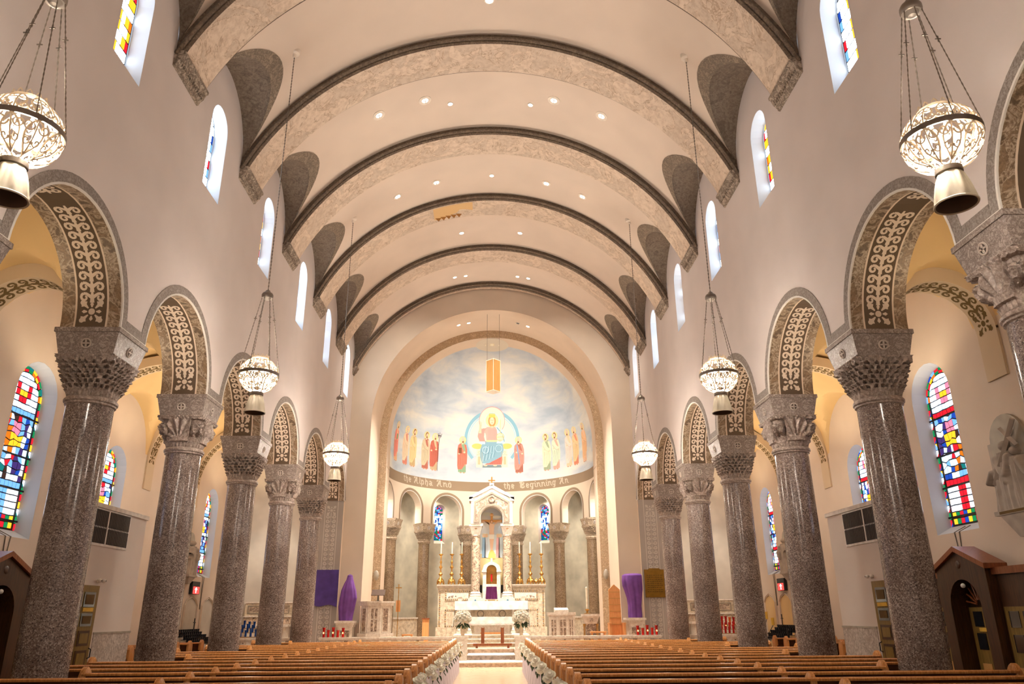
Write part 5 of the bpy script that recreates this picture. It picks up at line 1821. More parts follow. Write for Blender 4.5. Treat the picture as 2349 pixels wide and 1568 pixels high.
for sx, xx, yy, lab in ((-1, -3.35, 41.2, 'orange wooden server stand left of the high altar'),):
    root = thing('server_stand', lab, 'stand', (xx, yy, CFL))
    b = MB(); b.box(-.16, .16, -.2, .2, 0, 1.2); part('body', b, ['orange_wood'], root)
    b = MB(); b.box(-.19, .19, -.23, .23, 1.2, 1.26); part('top', b, ['brown_wood'], root)
root = thing('stool', 'small orange wooden stool left of the altar by an apse column', 'stool', (-3.95, 38.2, CFL))
b = MB(); b.box(-.25, .25, -.2, .2, .50, .56); part('seat', b, ['orange_wood'], root)
for sx in (-1, 1):
    b = MB(); b.box(sx * .2 - .03, sx * .2 + .03, -.18, .18, 0, .5); part('side', b, ['orange_wood'], root)
# low marble parapets between apse columns
for sg in (-1, 1):
    for a0, a1, nm in ((44.8, 69.4, 'outer'), ):
        b = MB(); n = 8
        A = [cyl(RA + .25, sg * radians(a0 + (a1 - a0) * k / n), 0) for k in range(n + 1)]; B = [cyl(RA + .42, sg * radians(a0 + (a1 - a0) * k / n), 0) for k in range(n + 1)]
        up = lambda L, z: [(p[0], p[1], z) for p in L]
        b.strip(up(A, CFL), up(A, 1.72)); b.strip(up(B, CFL), up(B, 1.72)); b.strip(up(A, 1.72), up(B, 1.72))
        A2 = [cyl(RA + .2, sg * radians(a0 + (a1 - a0) * k / n), 0) for k in range(n + 1)]; B2 = [cyl(RA + .47, sg * radians(a0 + (a1 - a0) * k / n), 0) for k in range(n + 1)]
        c = MB(); c.strip(up(A2, 1.72), up(A2, 1.80)); c.strip(up(B2, 1.72), up(B2, 1.80)); c.strip(up(A2, 1.80), up(B2, 1.80)); c.strip(up(A2, 1.72), up(B2, 1.72))
        o = struct('trim_%d' % (10 if sg < 0 else 11), b, ['cream_marble'])
        part('coping', c, ['white_marble'], o)

# ================================================================ veiled statues, pictures
def veiled(name, lab, loc, prof, sx, mat, seed, knots=9):
    """cloth over a figure: prof = list of (z, half width, half depth, x shift)"""
    root = thing(name, lab, 'statue', loc, group='statues veiled in purple')
    mb = MB(); rnd = random.Random(seed); ph = [rnd.uniform(0, 6) for _ in range(4)]
    def fn(u, v):
        t = u * (len(prof) - 1); i = min(int(t), len(prof) - 2); f = t - i
        f = f * f * (3 - 2 * f)
        z, hw, hd, xs = [prof[i][k] + (prof[i + 1][k] - prof[i][k]) * f for k in range(4)]
        a = 2 * pi * v
        fold = 1 + (0.05 * sin(a * 5 + ph[0] + u * 2.5) + 0.045 * sin(a * knots + ph[1] - u * 3) + .03 * sin(a * 13 + ph[2])) * min(1, u * 2.2)
        return (xs + hw * fold * cos(a), hd * fold * sin(a), z)
    mb.grid(fn, 40, 72, wrap=True)
    part('veil', mb, [mat], root, smooth=True)
    return root
veiled('veiled_statue', 'narrow statue shrouded in purple cloth on the left pedestal', (-6.38, 35.55, 1.70), [(1.95, .03, .03, .05), (1.90, .11, .11, .05), (1.72, .15, .15, .05), (1.55, .22, .2, .03), (1.25, .33, .26, .02), (.95, .38, .28, .02), (.6, .36, .27, -.02), (.2, .30, .26, -.03), (0.005, .28, .25, -.03)], 1, 'purple', 2)
veiled('veiled_statue', 'broad shouldered statue shrouded in purple cloth on the right pedestal', (6.36, 35.55, 1.74), [(1.88, .2, .08, .05), (1.86, .36, .15, .02), (1.80, .43, .22, 0.0), (1.6, .44, .26, -.01), (1.35, .43, .27, 0), (1.15, .40, .27, .03), (.85, .34, .26, .05), (.5, .30, .25, .05), (.15, .31, .25, .05), (0.005, .30, .24, .05)], 1, 'purple', 5, 7)
for sd in (-1, 1):
    root = thing('pedestal', 'white marble pedestal with a carved top under the %s veiled statue' % SIDE[sd], 'pedestal', (sd * 6.37, 35.55, CFL), group='pedestals of the veiled statues')
    H = (1.70 if sd < 0 else 1.74) - CFL
    b = MB(); b.box(-.40, .40, -.33, .33, 0, .1); b.box(-.32, .32, -.27, .27, .1, H - .26); part('body', b, ['white_marble'], root)
    b = MB(); b.box(-.36, .36, -.3, .3, H - .26, H - .18); b.box(-.40, .40, -.34, .34, H - .18, H - .10); b.box(-.45, .45, -.38, .38, H - .10, H - .005); part('cap', b, ['white_marble'], root)
    b = MB(); b.box(-.2, .2, -.28, -.27, .2, H - .4); part('panel', b, ['breccia_panel'], root)
root = thing('draped_picture', 'framed picture covered by a plain purple cloth on the left respond', 'picture', (-7.47, 36.12, 2.3))
b = MB(); b.box(-.46, .46, 0, .045, .1, 1.5); part('frame', b, ['dark_wood'], root)
b = MB(); b.grid(lambda u, v: (-.51 + 1.02 * u + .02 * sin(v * 3), -.035 - .012 * sin(u * 9 + 1) * v, 1.58 - (1.52 + .05 * sin(u * 7) + .05 * u) * v), 24, 16)
b.grid(lambda u, v: (-.51 + 1.02 * u, -.035 + .08 * v, 1.58), 24, 1)
for sg in (-1, 1):
    b.grid(lambda u, v: (sg * .51, -.035 + .08 * u, 1.58 - 1.5 * v), 1, 8)
part('cloth', b, ['purple_dark'], root, smooth=True)
root = thing('bronze_plaque', 'bronze memorial plaque with a shaped top on the right respond', 'plaque', (7.5, 36.12, 2.6))
b = MB(); b.prism([(-.47, 0), (.47, 0), (.47, 1.22), (.3, 1.22), (.22, 1.27), (-.22, 1.27), (-.3, 1.22), (-.47, 1.22)], 'y', 0, .04); part('plate', b, ['bronze'], root)
b = MB(); frame_boxes(b, -.47, .47, 0, 1.22, 0, .03, .02); part('rim', b, ['bronze'], root)
b = MB(); rr = random.Random(9)
for k in range(9):
    z = .95 - k * .09
    x = -.36
    while x < .3:
        w = rr.uniform(.04, .12); b.box(x, min(.36, x + w), -.006, 0, z, z + .03); x += w + .03
part('raised_lines', b, ['bronze_dark'], root, stuff=True)
# oval loudspeakers on the chancel arch
for sd in (-1, 1):
    root = thing('oval_speaker', 'oval grey loudspeaker on the %s jamb of the chancel arch' % SIDE[sd], 'speaker', (sd * 5.73, 39.36, 3.78), group='oval speakers on the arch')
    b = MB(); b.ball((0, 0, 0), .13, 16, 8, sy=.5, sz=1.9); part('grille', b, ['speaker_grey'], root, smooth=True)
    b = MB(); b.box(-.03, .03, .03, .09, -.05, .05); part('bracket', b, ['speaker_grey'], root)
# hanging loudspeaker box
root = thing('hanging_speaker_box', 'tan rectangular speaker box hung by wires before the dome', 'speaker', (0.07, 37.0, 12.55))
sq = [(0, -.38), (.36, 0), (0, .38), (-.36, 0)]
b = MB(); b.prism(sq, 'z', .03, 1.68); part('cabinet', b, ['box_wood'], root)
b = MB()
sqo = [(0, -.395), (.372, 0), (0, .395), (-.372, 0)]
b.prism(sqo, 'z', 0, .04); b.prism(sqo, 'z', 1.66, 1.70)
for x, y in sq:
    b.box(x - .012, x + .012, y - .012, y + .012, 0, 1.7)
part('edge_trim', b, ['box_edge'], root)
b = MB()
for x in (-.32, .32):
    b.tube([(x, 0, 1.68), (x, 0, ZA + sqrt(R1 ** 2 - .16) - 12.55)], .007, 4)
part('wires', b, ['chain'], root)
# red votive lights on the rail
def votive(name, lab, loc, h, r, mat, lit=False, grp=None):
    root = thing(name, lab, 'candle', loc, group=grp)
    b = MB(); b.lathe([(r * .8, 0), (r * .82, h * .2), (r * .75, h * .5), (r * .95, h * .85), (r * 1.1, h), (r * .98, h), (r * .7, h * .5), (r * .7, .02), (.001, .02)], 12); part('glass', b, [mat], root, smooth=True)
    b = MB(); b.lathe([(r * .55, .02), (r * .55, h * .3), (.001, h * .31)], 10); part('wax', b, ['candle'], root)
    if lit:
        b = MB(); b.ball((0, -r * .95, h * .45), .022, 6, 4, sz=1.6); part('flame', b, ['flame'], root)
for sd in (-1, 1):
    for k, (x, h) in enumerate(((6.05, .36), (6.26, .27), (6.45, .38), (6.65, .28), (6.83, .37))):
        votive('votive_candle', 'red glass votive candle on the %s rail, %s outward from the statue' % (SIDE[sd], ORD[k]), (sd * x, 33.2, 1.082), h, .062, 'red_cup', k % 2 == 0, 'red votive candles on the altar rail')
# ================================================================ painted mural on the half dome
class Painter:
    def __init__(s, pf):
        s.pf = pf; s.mb = MB(); s.mats = []
    def mi(s, c):
        m = paint(c)
        if m not in s.mats:
            s.mats.append(m)
        return s.mats.index(m)
    def ell(s, cx, cz, rx, rz, c, L=1, n=18):
        pf = s.pf
        for r0, r1 in ((0.0, .5), (.5, 1.0)):
            A = [pf(cx + rx * r0 * cos(2 * pi * k / n), cz + rz * r0 * sin(2 * pi * k / n), L) for k in range(n)]
            B = [pf(cx + rx * r1 * cos(2 * pi * k / n), cz + rz * r1 * sin(2 * pi * k / n), L) for k in range(n)]
            s.mb.strip(A, B, s.mi(c), True)
    def ring(s, cx, cz, r0, r1, c, L=1, n=48, a0=0, a1=2 * pi):
        pts = [(a0 + (a1 - a0) * k / n) for k in range(n + 1)]
        m_ = max(1, int((r1 - r0) / .12))
        for q in range(m_):
            ra, rb = r0 + (r1 - r0) * q / m_, r0 + (r1 - r0) * (q + 1) / m_
            s.mb.strip([s.pf(cx + ra * cos(a), cz + ra * sin(a), L) for a in pts], [s.pf(cx + rb * cos(a), cz + rb * sin(a), L) for a in pts], s.mi(c))
    def rows(s, R, c, L=1, sub=3, nx=3):
        out = []
        for (z0, l0, r0), (z1, l1, r1) in zip(R[:-1], R[1:]):
            for k in range(sub):
                f = k / sub
                out.append((z0 + (z1 - z0) * f, l0 + (l1 - l0) * f, r0 + (r1 - r0) * f))
        out.append(R[-1])
        P = [[s.pf(l + (r - l) * j / nx, z, L) for j in range(nx + 1)] for z, l, r in out]
        for a, b in zip(P[:-1], P[1:]):
            s.mb.strip(a, b, s.mi(c))
    def line(s, pts, w, c, L=1):
        A = []; B = []
        for i, (x, z) in enumerate(pts):
            p, q = pts[max(0, i - 1)], pts[min(len(pts) - 1, i + 1)]
            dx, dz = q[0] - p[0], q[1] - p[1]; l = sqrt(dx * dx + dz * dz) or 1
            A.append(s.pf(x - dz / l * w / 2, z + dx / l * w / 2, L)); B.append(s.pf(x + dz / l * w / 2, z - dx / l * w / 2, L))
        s.mb.strip(A, B, s.mi(c))
def dome_map(az0):
    def pf(dx, z, L):
        r = RA if z <= ZA else sqrt(max(.01, RA * RA - (z - ZA) ** 2))
        return dome_pt(az0 + dx / r, z, 0.006 + 0.004 * L)
    return pf
SKIN, HALO = (236, 200, 170), (246, 222, 160)
def saint(par, az, c1, c2, seed, facing=1, prop=None, z0=10.03, h=2.22):
    P = Painter(dome_map(radians(az))); rnd = random.Random(seed)
    w = .30
    d1, d2 = shade(c1, .8), shade(c2, .8)
    l1, l2 = shade(c1, 1.1), shade(c2, 1.1)
    zt = z0 + h
    for sx in (-1, 1):
        P.ell(sx * .1 + facing * .03, z0 + .03, .075, .035, (206, 150, 124), 2)
    P.rows([(z0 + .05, -.24, .25), (z0 + .5, -.25, .25), (z0 + 1.1, -.24, .24), (z0 + 1.6, -.27, .27), (z0 + 1.78, -.2, .2), (z0 + 1.84, -.08, .08)], c1, 3)
    P.rows([(z0 + .22, -.27, -.02), (z0 + .45, -.30, .14), (z0 + .8, -.30, .27), (z0 + 1.2, -.31, .29), (z0 + 1.45, -.31, .05), (z0 + 1.7, -.27, -.06), (z0 + 1.8, -.16, -.08)], c2, 4)
    P.rows([(z0 + .55, .16, .31), (z0 + 1.0, .2, .33), (z0 + 1.45, .19, .32), (z0 + 1.75, .1, .24)], c2, 4)
    for k in range(6):
        x = -.22 + .08 * k + rnd.uniform(-.02, .02)
        P.line([(x, z0 + .3 + rnd.uniform(0, .2)), (x + .03, z0 + .7), (x + .05 * rnd.uniform(-1, 1), z0 + 1.15)], .018, d2, 5)
        P.line([(x + .04, z0 + .08), (x + .03, z0 + .38)], .016, d1, 4)
        P.line([(x + .03, z0 + .45), (x + .06, z0 + .95)], .012, l2, 5)
    P.line([(-.25, z0 + 1.5), (-.05, z0 + 1.22), (.2, z0 + 1.12)], .02, d2, 5)
    P.line([(-.2, z0 + 1.62), (0, z0 + 1.4), (.22, z0 + 1.3)], .016, l2, 5)
    P.ell(facing * .14, z0 + 1.28, .07, .05, SKIN, 6)
    P.ell(-facing * .2, z0 + 1.18, .06, .05, SKIN, 6)
    hz = zt - .2
    P.ell(0, hz, .215, .22, HALO, 2, 24); P.ring(0, hz, .2, .218, (232, 196, 120), 3, 28)
    P.ell(0, hz + .02, .118, .16, (150, 104, 72) if rnd.random() < .6 else (206, 196, 184), 4)
    P.rows([(hz - .26, -.05, .05), (hz - .1, -.05, .05)], SKIN, 4, 1, 1)
    P.ell(facing * .02, hz - .02, .088, .13, SKIN, 5)
    P.ell(facing * .02, hz - .12, .06, .06, (150, 104, 72) if rnd.random() < .7 else (206, 196, 184), 6)
    for sx in (-1, 1):
        P.ell(facing * .025 + sx * .034, hz + .005, .013, .009, (80, 56, 44), 6, 8)
    P.line([(facing * .03, hz), (facing * .035, hz - .05)], .012, (206, 160, 130), 6)
    if prop == 'book':
        P.rows([(z0 + 1.2, -.22, -.02), (z0 + 1.55, -.24, -.04)], (132, 84, 62), 6, 1, 1)
    elif prop == 'staff':
        P.line([(.26, z0), (.27, z0 + 1.1), (.28, z0 + 2.3)], .03, (92, 72, 66), 6)
        P.line([(.16, z0 + 2.12), (.4, z0 + 2.12)], .05, (70, 60, 64), 6); P.line([(.2, z0 + 2.0), (.16, z0 + 2.25)], .03, (70, 60, 64), 6); P.line([(.36, z0 + 2.0), (.42, z0 + 2.25)], .03, (70, 60, 64), 6)
    elif prop == 'stole':
        P.line([(-.12, z0 + 1.75), (-.05, z0 + 1.2), (.02, z0 + .55)], .08, (128, 160, 196), 6)
    elif prop == 'greenbook':
        P.rows([(z0 + 1.25, .02, .18), (z0 + 1.55, .02, .18)], (128, 168, 128), 6, 1, 1)
    o = part('painted_figure', P.mb, P.mats, par)
    return o
for k, (az, c1, c2, fc, pr) in enumerate([(-77.5, (244, 196, 150), (240, 152, 136), 1, 'greenbook'), (-64.8, (216, 140, 120), (236, 208, 176), 1, None), (-57.0, (206, 176, 130), (238, 204, 150), 1, None),
        (-46.0, (184, 112, 96), (206, 188, 158), 1, None), (-39.2, (198, 176, 142), (188, 104, 88), 1, 'staff'), (-19.4, (140, 172, 138), (238, 122, 104), 1, 'book'),
        (17.6, (176, 112, 96), (242, 146, 132), -1, 'stole'), (37.0, (162, 172, 142), (232, 220, 186), -1, None), (44.2, (236, 168, 150), (208, 216, 192), -1, 'staff' if False else None),
        (55.3, (244, 206, 170), (246, 212, 200), -1, None), (62.3, (228, 148, 118), (238, 200, 152), -1, None), (73.0, (240, 200, 170), (240, 192, 146), -1, None)]):
    saint(dome, az, c1, c2, 31 + k, fc, pr)
P = Painter(dome_map(0))
BL, BLD, BLL = (138, 176, 194), (96, 138, 160), (190, 214, 224)
P.ring(0, 12.1, 1.55, 1.74, (140, 188, 208), 1, 64, -.75, pi + .75); P.ring(0, 12.1, 1.44, 1.5, (176, 208, 220), 1, 64, -.75, pi + .75)
P.ring(0, 12.1, 0.0, 1.44, (240, 230, 212), 0, 64, -.75, pi + .75)
for sx in (-1, 1):
    P.rows([(10.43, sx * .62, sx * .98), (11.55, sx * .6, sx * .95)], (244, 232, 200), 3)
    P.rows([(10.6, sx * .72, sx * .88), (11.1, sx * .72, sx * .87)], (206, 186, 148), 4, 1, 1)
    P.line([(sx * .62, 11.2), (sx * .96, 11.2)], .03, (206, 186, 148), 4); P.ring(sx * .79, 11.35, .05, .08, (206, 186, 148), 4, 14)
    P.ell(sx * .92, 11.72, .34, .17, (236, 200, 118), 4)
    P.line([(sx * .6, 10.43), (sx * .62, 11.55)], .02, (188, 168, 130), 4)
P.rows([(10.42, -.58, .6), (10.58, -.55, .56)], (122, 140, 146), 3, 1)
P.ring(0, 13.22, .78, .81, (236, 150, 150), 3, 56); P.ring(0, 13.22, 0, .78, (240, 226, 206), 2, 40)
P.ring(0, 13.25, .40, .45, (186, 216, 224), 4, 40); P.ring(0, 13.25, 0, .40, (240, 218, 168), 3, 30)
# robe, mantle
P.rows([(10.6, -.45, .62), (10.9, .05, .66), (11.25, .25, .64)], (238, 122, 108), 5)
for k in range(6):
    P.line([(-.1 + .11 * k, 10.62), (.12 + .08 * k, 10.95), (.3 + .05 * k, 11.2)], .02, (214, 88, 80), 6)
P.rows([(10.68, -.62, -.2), (10.85, -.68, .12), (11.1, -.74, .62), (11.5, -.74, .74), (11.85, -.62, .68), (12.05, -.4, .5), (12.12, -.2, .3)], BL, 6)
for k in range(8):
    t = k / 7
    P.line([(-.58 + .1 * k, 10.78 + .04 * k), (-.5 + .1 * k, 11.2 + .03 * k), (-.36 + .08 * k, 11.75)], .022, BLD if k % 2 else BLL, 7)
P.ell(-.4, 11.5, .24, .3, BL, 7); P.ring(-.4, 11.5, .18, .21, BLL, 8, 24); P.ring(-.4, 11.5, .24, .26, BLD, 8, 24, pi * .9, pi * 2.1)
P.ell(.42, 11.6, .24, .26, BL, 7); P.ring(.42, 11.6, .2, .225, BLL, 8, 24)
P.rows([(12.0, -.34, .34), (12.4, -.38, .36), (12.75, -.5, .46), (12.88, -.3, .3)], (240, 172, 162), 6)
for k in range(7):
    P.line([(-.24 + .08 * k, 12.1), (-.24 + .08 * k, 12.75)], .014, (218, 138, 132), 7)
P.rows([(12.0, -.36, .34), (12.1, -.36, .34)], (246, 224, 160), 8, 1)
P.rows([(11.9, .28, .78), (12.3, .36, .86), (12.7, .30, .66), (12.9, .2, .36)], BLL, 7); P.line([(.3, 12.85), (.62, 12.5), (.78, 12.0)], .03, BLD, 8)
P.rows([(11.95, -.75, -.4), (12.3, -.9, -.5), (12.65, -.84, -.46), (12.8, -.55, -.35)], (236, 156, 146), 7); P.rows([(11.85, -.72, -.42), (12.02, -.78, -.44)], BLL, 8, 1)
P.rows([(12.5, -.84, -.66), (12.85, -.80, -.66), (13.0, -.80, -.64)], SKIN, 8); P.line([(-.74, 12.95), (-.75, 13.2)], .05, SKIN, 8); P.line([(-.68, 12.95), (-.67, 13.15)], .045, SKIN, 8)
P.ell(.52, 12.28, .24, .24, (250, 232, 190), 9, 24); P.ring(.52, 12.28, .225, .245, (224, 186, 110), 10, 28); P.line([(.28, 12.28), (.76, 12.28)], .03, (224, 186, 110), 10); P.line([(.52, 12.5), (.54, 13.3)], .03, (240, 214, 150), 9)
P.ell(.5, 12.08, .14, .07, SKIN, 10)
for sx in (-1, 1):
    P.ell(sx * .3 - .1, 10.55, .12, .05, SKIN, 8)
P.ell(0, 13.22, .24, .34, (206, 158, 96), 9); P.rows([(12.82, -.07, .07), (13.0, -.07, .07)], SKIN, 10, 1, 1)
P.ell(0, 13.22, .15, .22, (248, 220, 190), 11); P.ell(0, 13.04, .12, .11, (206, 158, 96), 11); P.ell(0, 13.12, .05, .018, (214, 130, 110), 12, 8)
for sx in (-1, 1):
    P.ell(sx * .06, 13.26, .022, .013, (96, 66, 48), 12, 8); P.line([(sx * .03, 13.3), (sx * .1, 13.31)], .012, (140, 96, 62), 12)
P.line([(0, 13.26), (.01, 13.17)], .016, (220, 176, 140), 12)
P.rows([(13.42, -.17, .17), (13.56, -.2, .2)], (240, 208, 110), 12, 1)
for k in range(5):
    P.ell(-.16 + .08 * k, 13.6, .03, .045, (240, 208, 110), 12, 8)
part('painted_figure', P.mb, P.mats, dome)
# oval medallion at the crown of the dome
def med(dx, dy, L):
    y = 40.56 + dy
    return (dx, y, ZA + sqrt(max(0, (5.50 - .003 * L) ** 2 - dx * dx - max(0, y - YA) ** 2)))
P = Painter(lambda a, b, L: med(a, b, L))
P.ell(0, 0, .93, 1.06, (222, 212, 194), 1, 40)
for sx in (-1, 1):
    P.rows([(-.12, sx * .06, sx * .16), (.02, sx * .1, sx * .4), (.16, sx * .3, sx * .42)], (246, 238, 216), 2)
P.ell(0, .05, .09, .2, (246, 238, 216), 3); P.ring(0, .05, .1, .2, (240, 226, 180), 2, 12)
part('painted_medallion', P.mb, P.mats, dome)

# ---------------------------------------------------------------- lettering on the band: broad-nib strokes
GLY = {
 'i': (.42, [[(.02, .86), (.16, .98), (.16, .14), (.30, .02), (.40, .12)], [(.10, 1.28), (.24, 1.36)]]),
 'n': (.86, [[(.02, .86), (.16, .98), (.16, .0)], [(.16, .74), (.44, 1.0), (.58, .86), (.58, .14), (.72, .02), (.82, .12)]]),
 'm': (1.28, [[(.02, .86), (.16, .98), (.16, .0)], [(.16, .74), (.44, 1.0), (.58, .86), (.58, .0)], [(.58, .74), (.86, 1.0), (1.0, .86), (1.0, .14), (1.14, .02)]]),
 'h': (.86, [[(.04, 1.5), (.16, 1.4), (.16, .0)], [(.16, .74), (.44, 1.0), (.58, .86), (.58, .1), (.46, -.28)]]),
 'e': (.72, [[(.52, .26), (.34, .0), (.14, .14), (.14, .82), (.32, 1.0), (.52, .86), (.52, .6), (.16, .46)]]),
 't': (.56, [[(.2, 1.3), (.2, .14), (.34, .0), (.48, .1)], [(.0, .92), (.46, .98)]]),
 'l': (.42, [[(.04, 1.5), (.16, 1.4), (.16, .14), (.30, .02), (.4, .12)]]),
 'p': (.84, [[(.02, .86), (.16, .98), (.16, -.46)], [(.16, .74), (.42, 1.0), (.56, .86), (.56, .16), (.36, .0), (.18, .14)]]),
 'a': (.80, [[(.12, .82), (.32, 1.0), (.52, .86), (.52, .14), (.66, .02), (.74, .1)], [(.52, .56), (.26, .5), (.12, .34), (.12, .12), (.26, .0), (.5, .2)]]),
 'd': (.80, [[(.16, 1.42), (.42, 1.2), (.56, .86), (.56, .14), (.36, .0), (.14, .14), (.14, .78), (.32, 1.0), (.5, .86)]]),
 'g': (.82, [[(.54, .2), (.32, .0), (.14, .14), (.14, .82), (.34, 1.0), (.54, .86), (.7, .98)], [(.54, .86), (.54, -.2), (.34, -.44), (.1, -.3)]]),
 'A': (1.16, [[(.0, 1.1), (.2, 1.42), (.42, 1.24), (.52, .9)], [(.66, 1.46), (.66, .16), (.82, .02), (.98, .14)], [(.52, 1.36), (.28, .5), (.06, .06), (.26, .0)], [(.2, .62), (.66, .62)]]),
 'B': (1.10, [[(.0, 1.2), (.22, 1.44), (.22, .1), (.46, .0), (.78, .14), (.86, .42), (.64, .72), (.3, .76)], [(.22, 1.4), (.58, 1.46), (.8, 1.26), (.74, .98), (.56, .76)], [(.44, 1.36), (.44, .12)]]),
}
def word(txt, az0, az1, zb=9.12, xh=.255):
    tw = sum(GLY[c][0] for c in txt)
    sx = radians(az1 - az0) * RA / tw
    x = 0
    for c in txt:
        b = MB(); nx, nz = .085, .095
        for st in GLY[c][1]:
            L = []
            for (p, q) in zip(st[:-1], st[1:]):
                for k in range(3):
                    L.append((p[0] + (q[0] - p[0]) * k / 3, p[1] + (q[1] - p[1]) * k / 3))
            L.append(st[-1])
            def pf(a, z):
                return cyl(RA - .02, radians(az0) + (x + a) * sx / RA, zb + z * xh)
            A = [pf(a - nx, z + nz) for a, z in L]; B = [pf(a + nx, z - nz) for a, z in L]
            b.strip(A, B)
            A = [pf(a - .03, z - .03) for a, z in L]; B = [pf(a + .03, z + .03) for a, z in L]
            b.strip(A, B)
        part('letter', b, ['letter'], band)
        x += GLY[c][0]
word('the', -65.0, -57.0); word('Alpha', -54.6, -39.2); word('And', -36.4, -25.6)
word('the', 7.5, 14.6); word('Beginning', 17.6, 43.6); word('An', 46.2, 54.0)

# ---------------------------------------------------------------- crucifixion painted behind the altar
def flat(dx, z, L): return (dx, .258 - .003 * L, z)
P = Painter(flat)
P.rows([(3.4, -.61, .61), (4.6, -.61, .61), (5.0, -.61, .61)], (222, 200, 150), 1)
P.rows([(5.0, -.61, .61), (6.0, -.61, .61)], (214, 226, 230), 1)
P.ell(-.25, 7.1, .3, .1, (206, 212, 204), 1); P.ell(.25, 6.95, .28, .08, (236, 238, 230), 1)
P.rows([(4.9, -.06, .06), (7.15, -.06, .06)], (214, 160, 96), 3); P.rows([(6.66, -.56, .56), (6.8, -.56, .56)], (214, 160, 96), 3); P.rows([(7.0, -.1, .1), (7.1, -.1, .1)], (236, 200, 150), 4)
P.rows([(6.72, -.5, -.42), (6.66, -.3, -.2), (6.55, -.16, .16), (6.2, -.12, .12), (5.95, -.14, .14), (5.5, -.09, .09), (5.1, -.05, .05)], SKIN, 5)
for sx in (-1, 1):
    P.line([(sx * .12, 6.56), (sx * .32, 6.68), (sx * .52, 6.74)], .07, SKIN, 5)
P.rows([(5.78, -.15, .13), (6.02, -.14, .14)], (244, 238, 226), 6, 1); P.ell(0, 6.7, .075, .1, (150, 104, 72), 6); P.ell(0.0, 6.69, .05, .075, SKIN, 7)
for x, c in ((-.42, (150, 186, 214)), (-.28, (206, 214, 220)), (.34, (226, 176, 176)), (.48, (206, 220, 226))):
    P.rows([(4.8, x - .11, x + .11), (5.4, x - .1, x + .1), (5.85, x - .08, x + .08)], c, 5); P.ell(x, 5.95, .06, .08, SKIN, 6); P.ring(x, 5.96, .08, .1, HALO, 5, 16)
    for k in range(3):
        P.line([(x - .06 + .05 * k, 4.85), (x - .04 + .04 * k, 5.5)], .012, shade(c, .85), 6)
P.rows([(4.75, -.2, .2), (5.05, -.14, .16), (5.2, -.06, .08)], (226, 190, 110), 6)
part('painted_crucifixion', P.mb, P.mats, PIC)
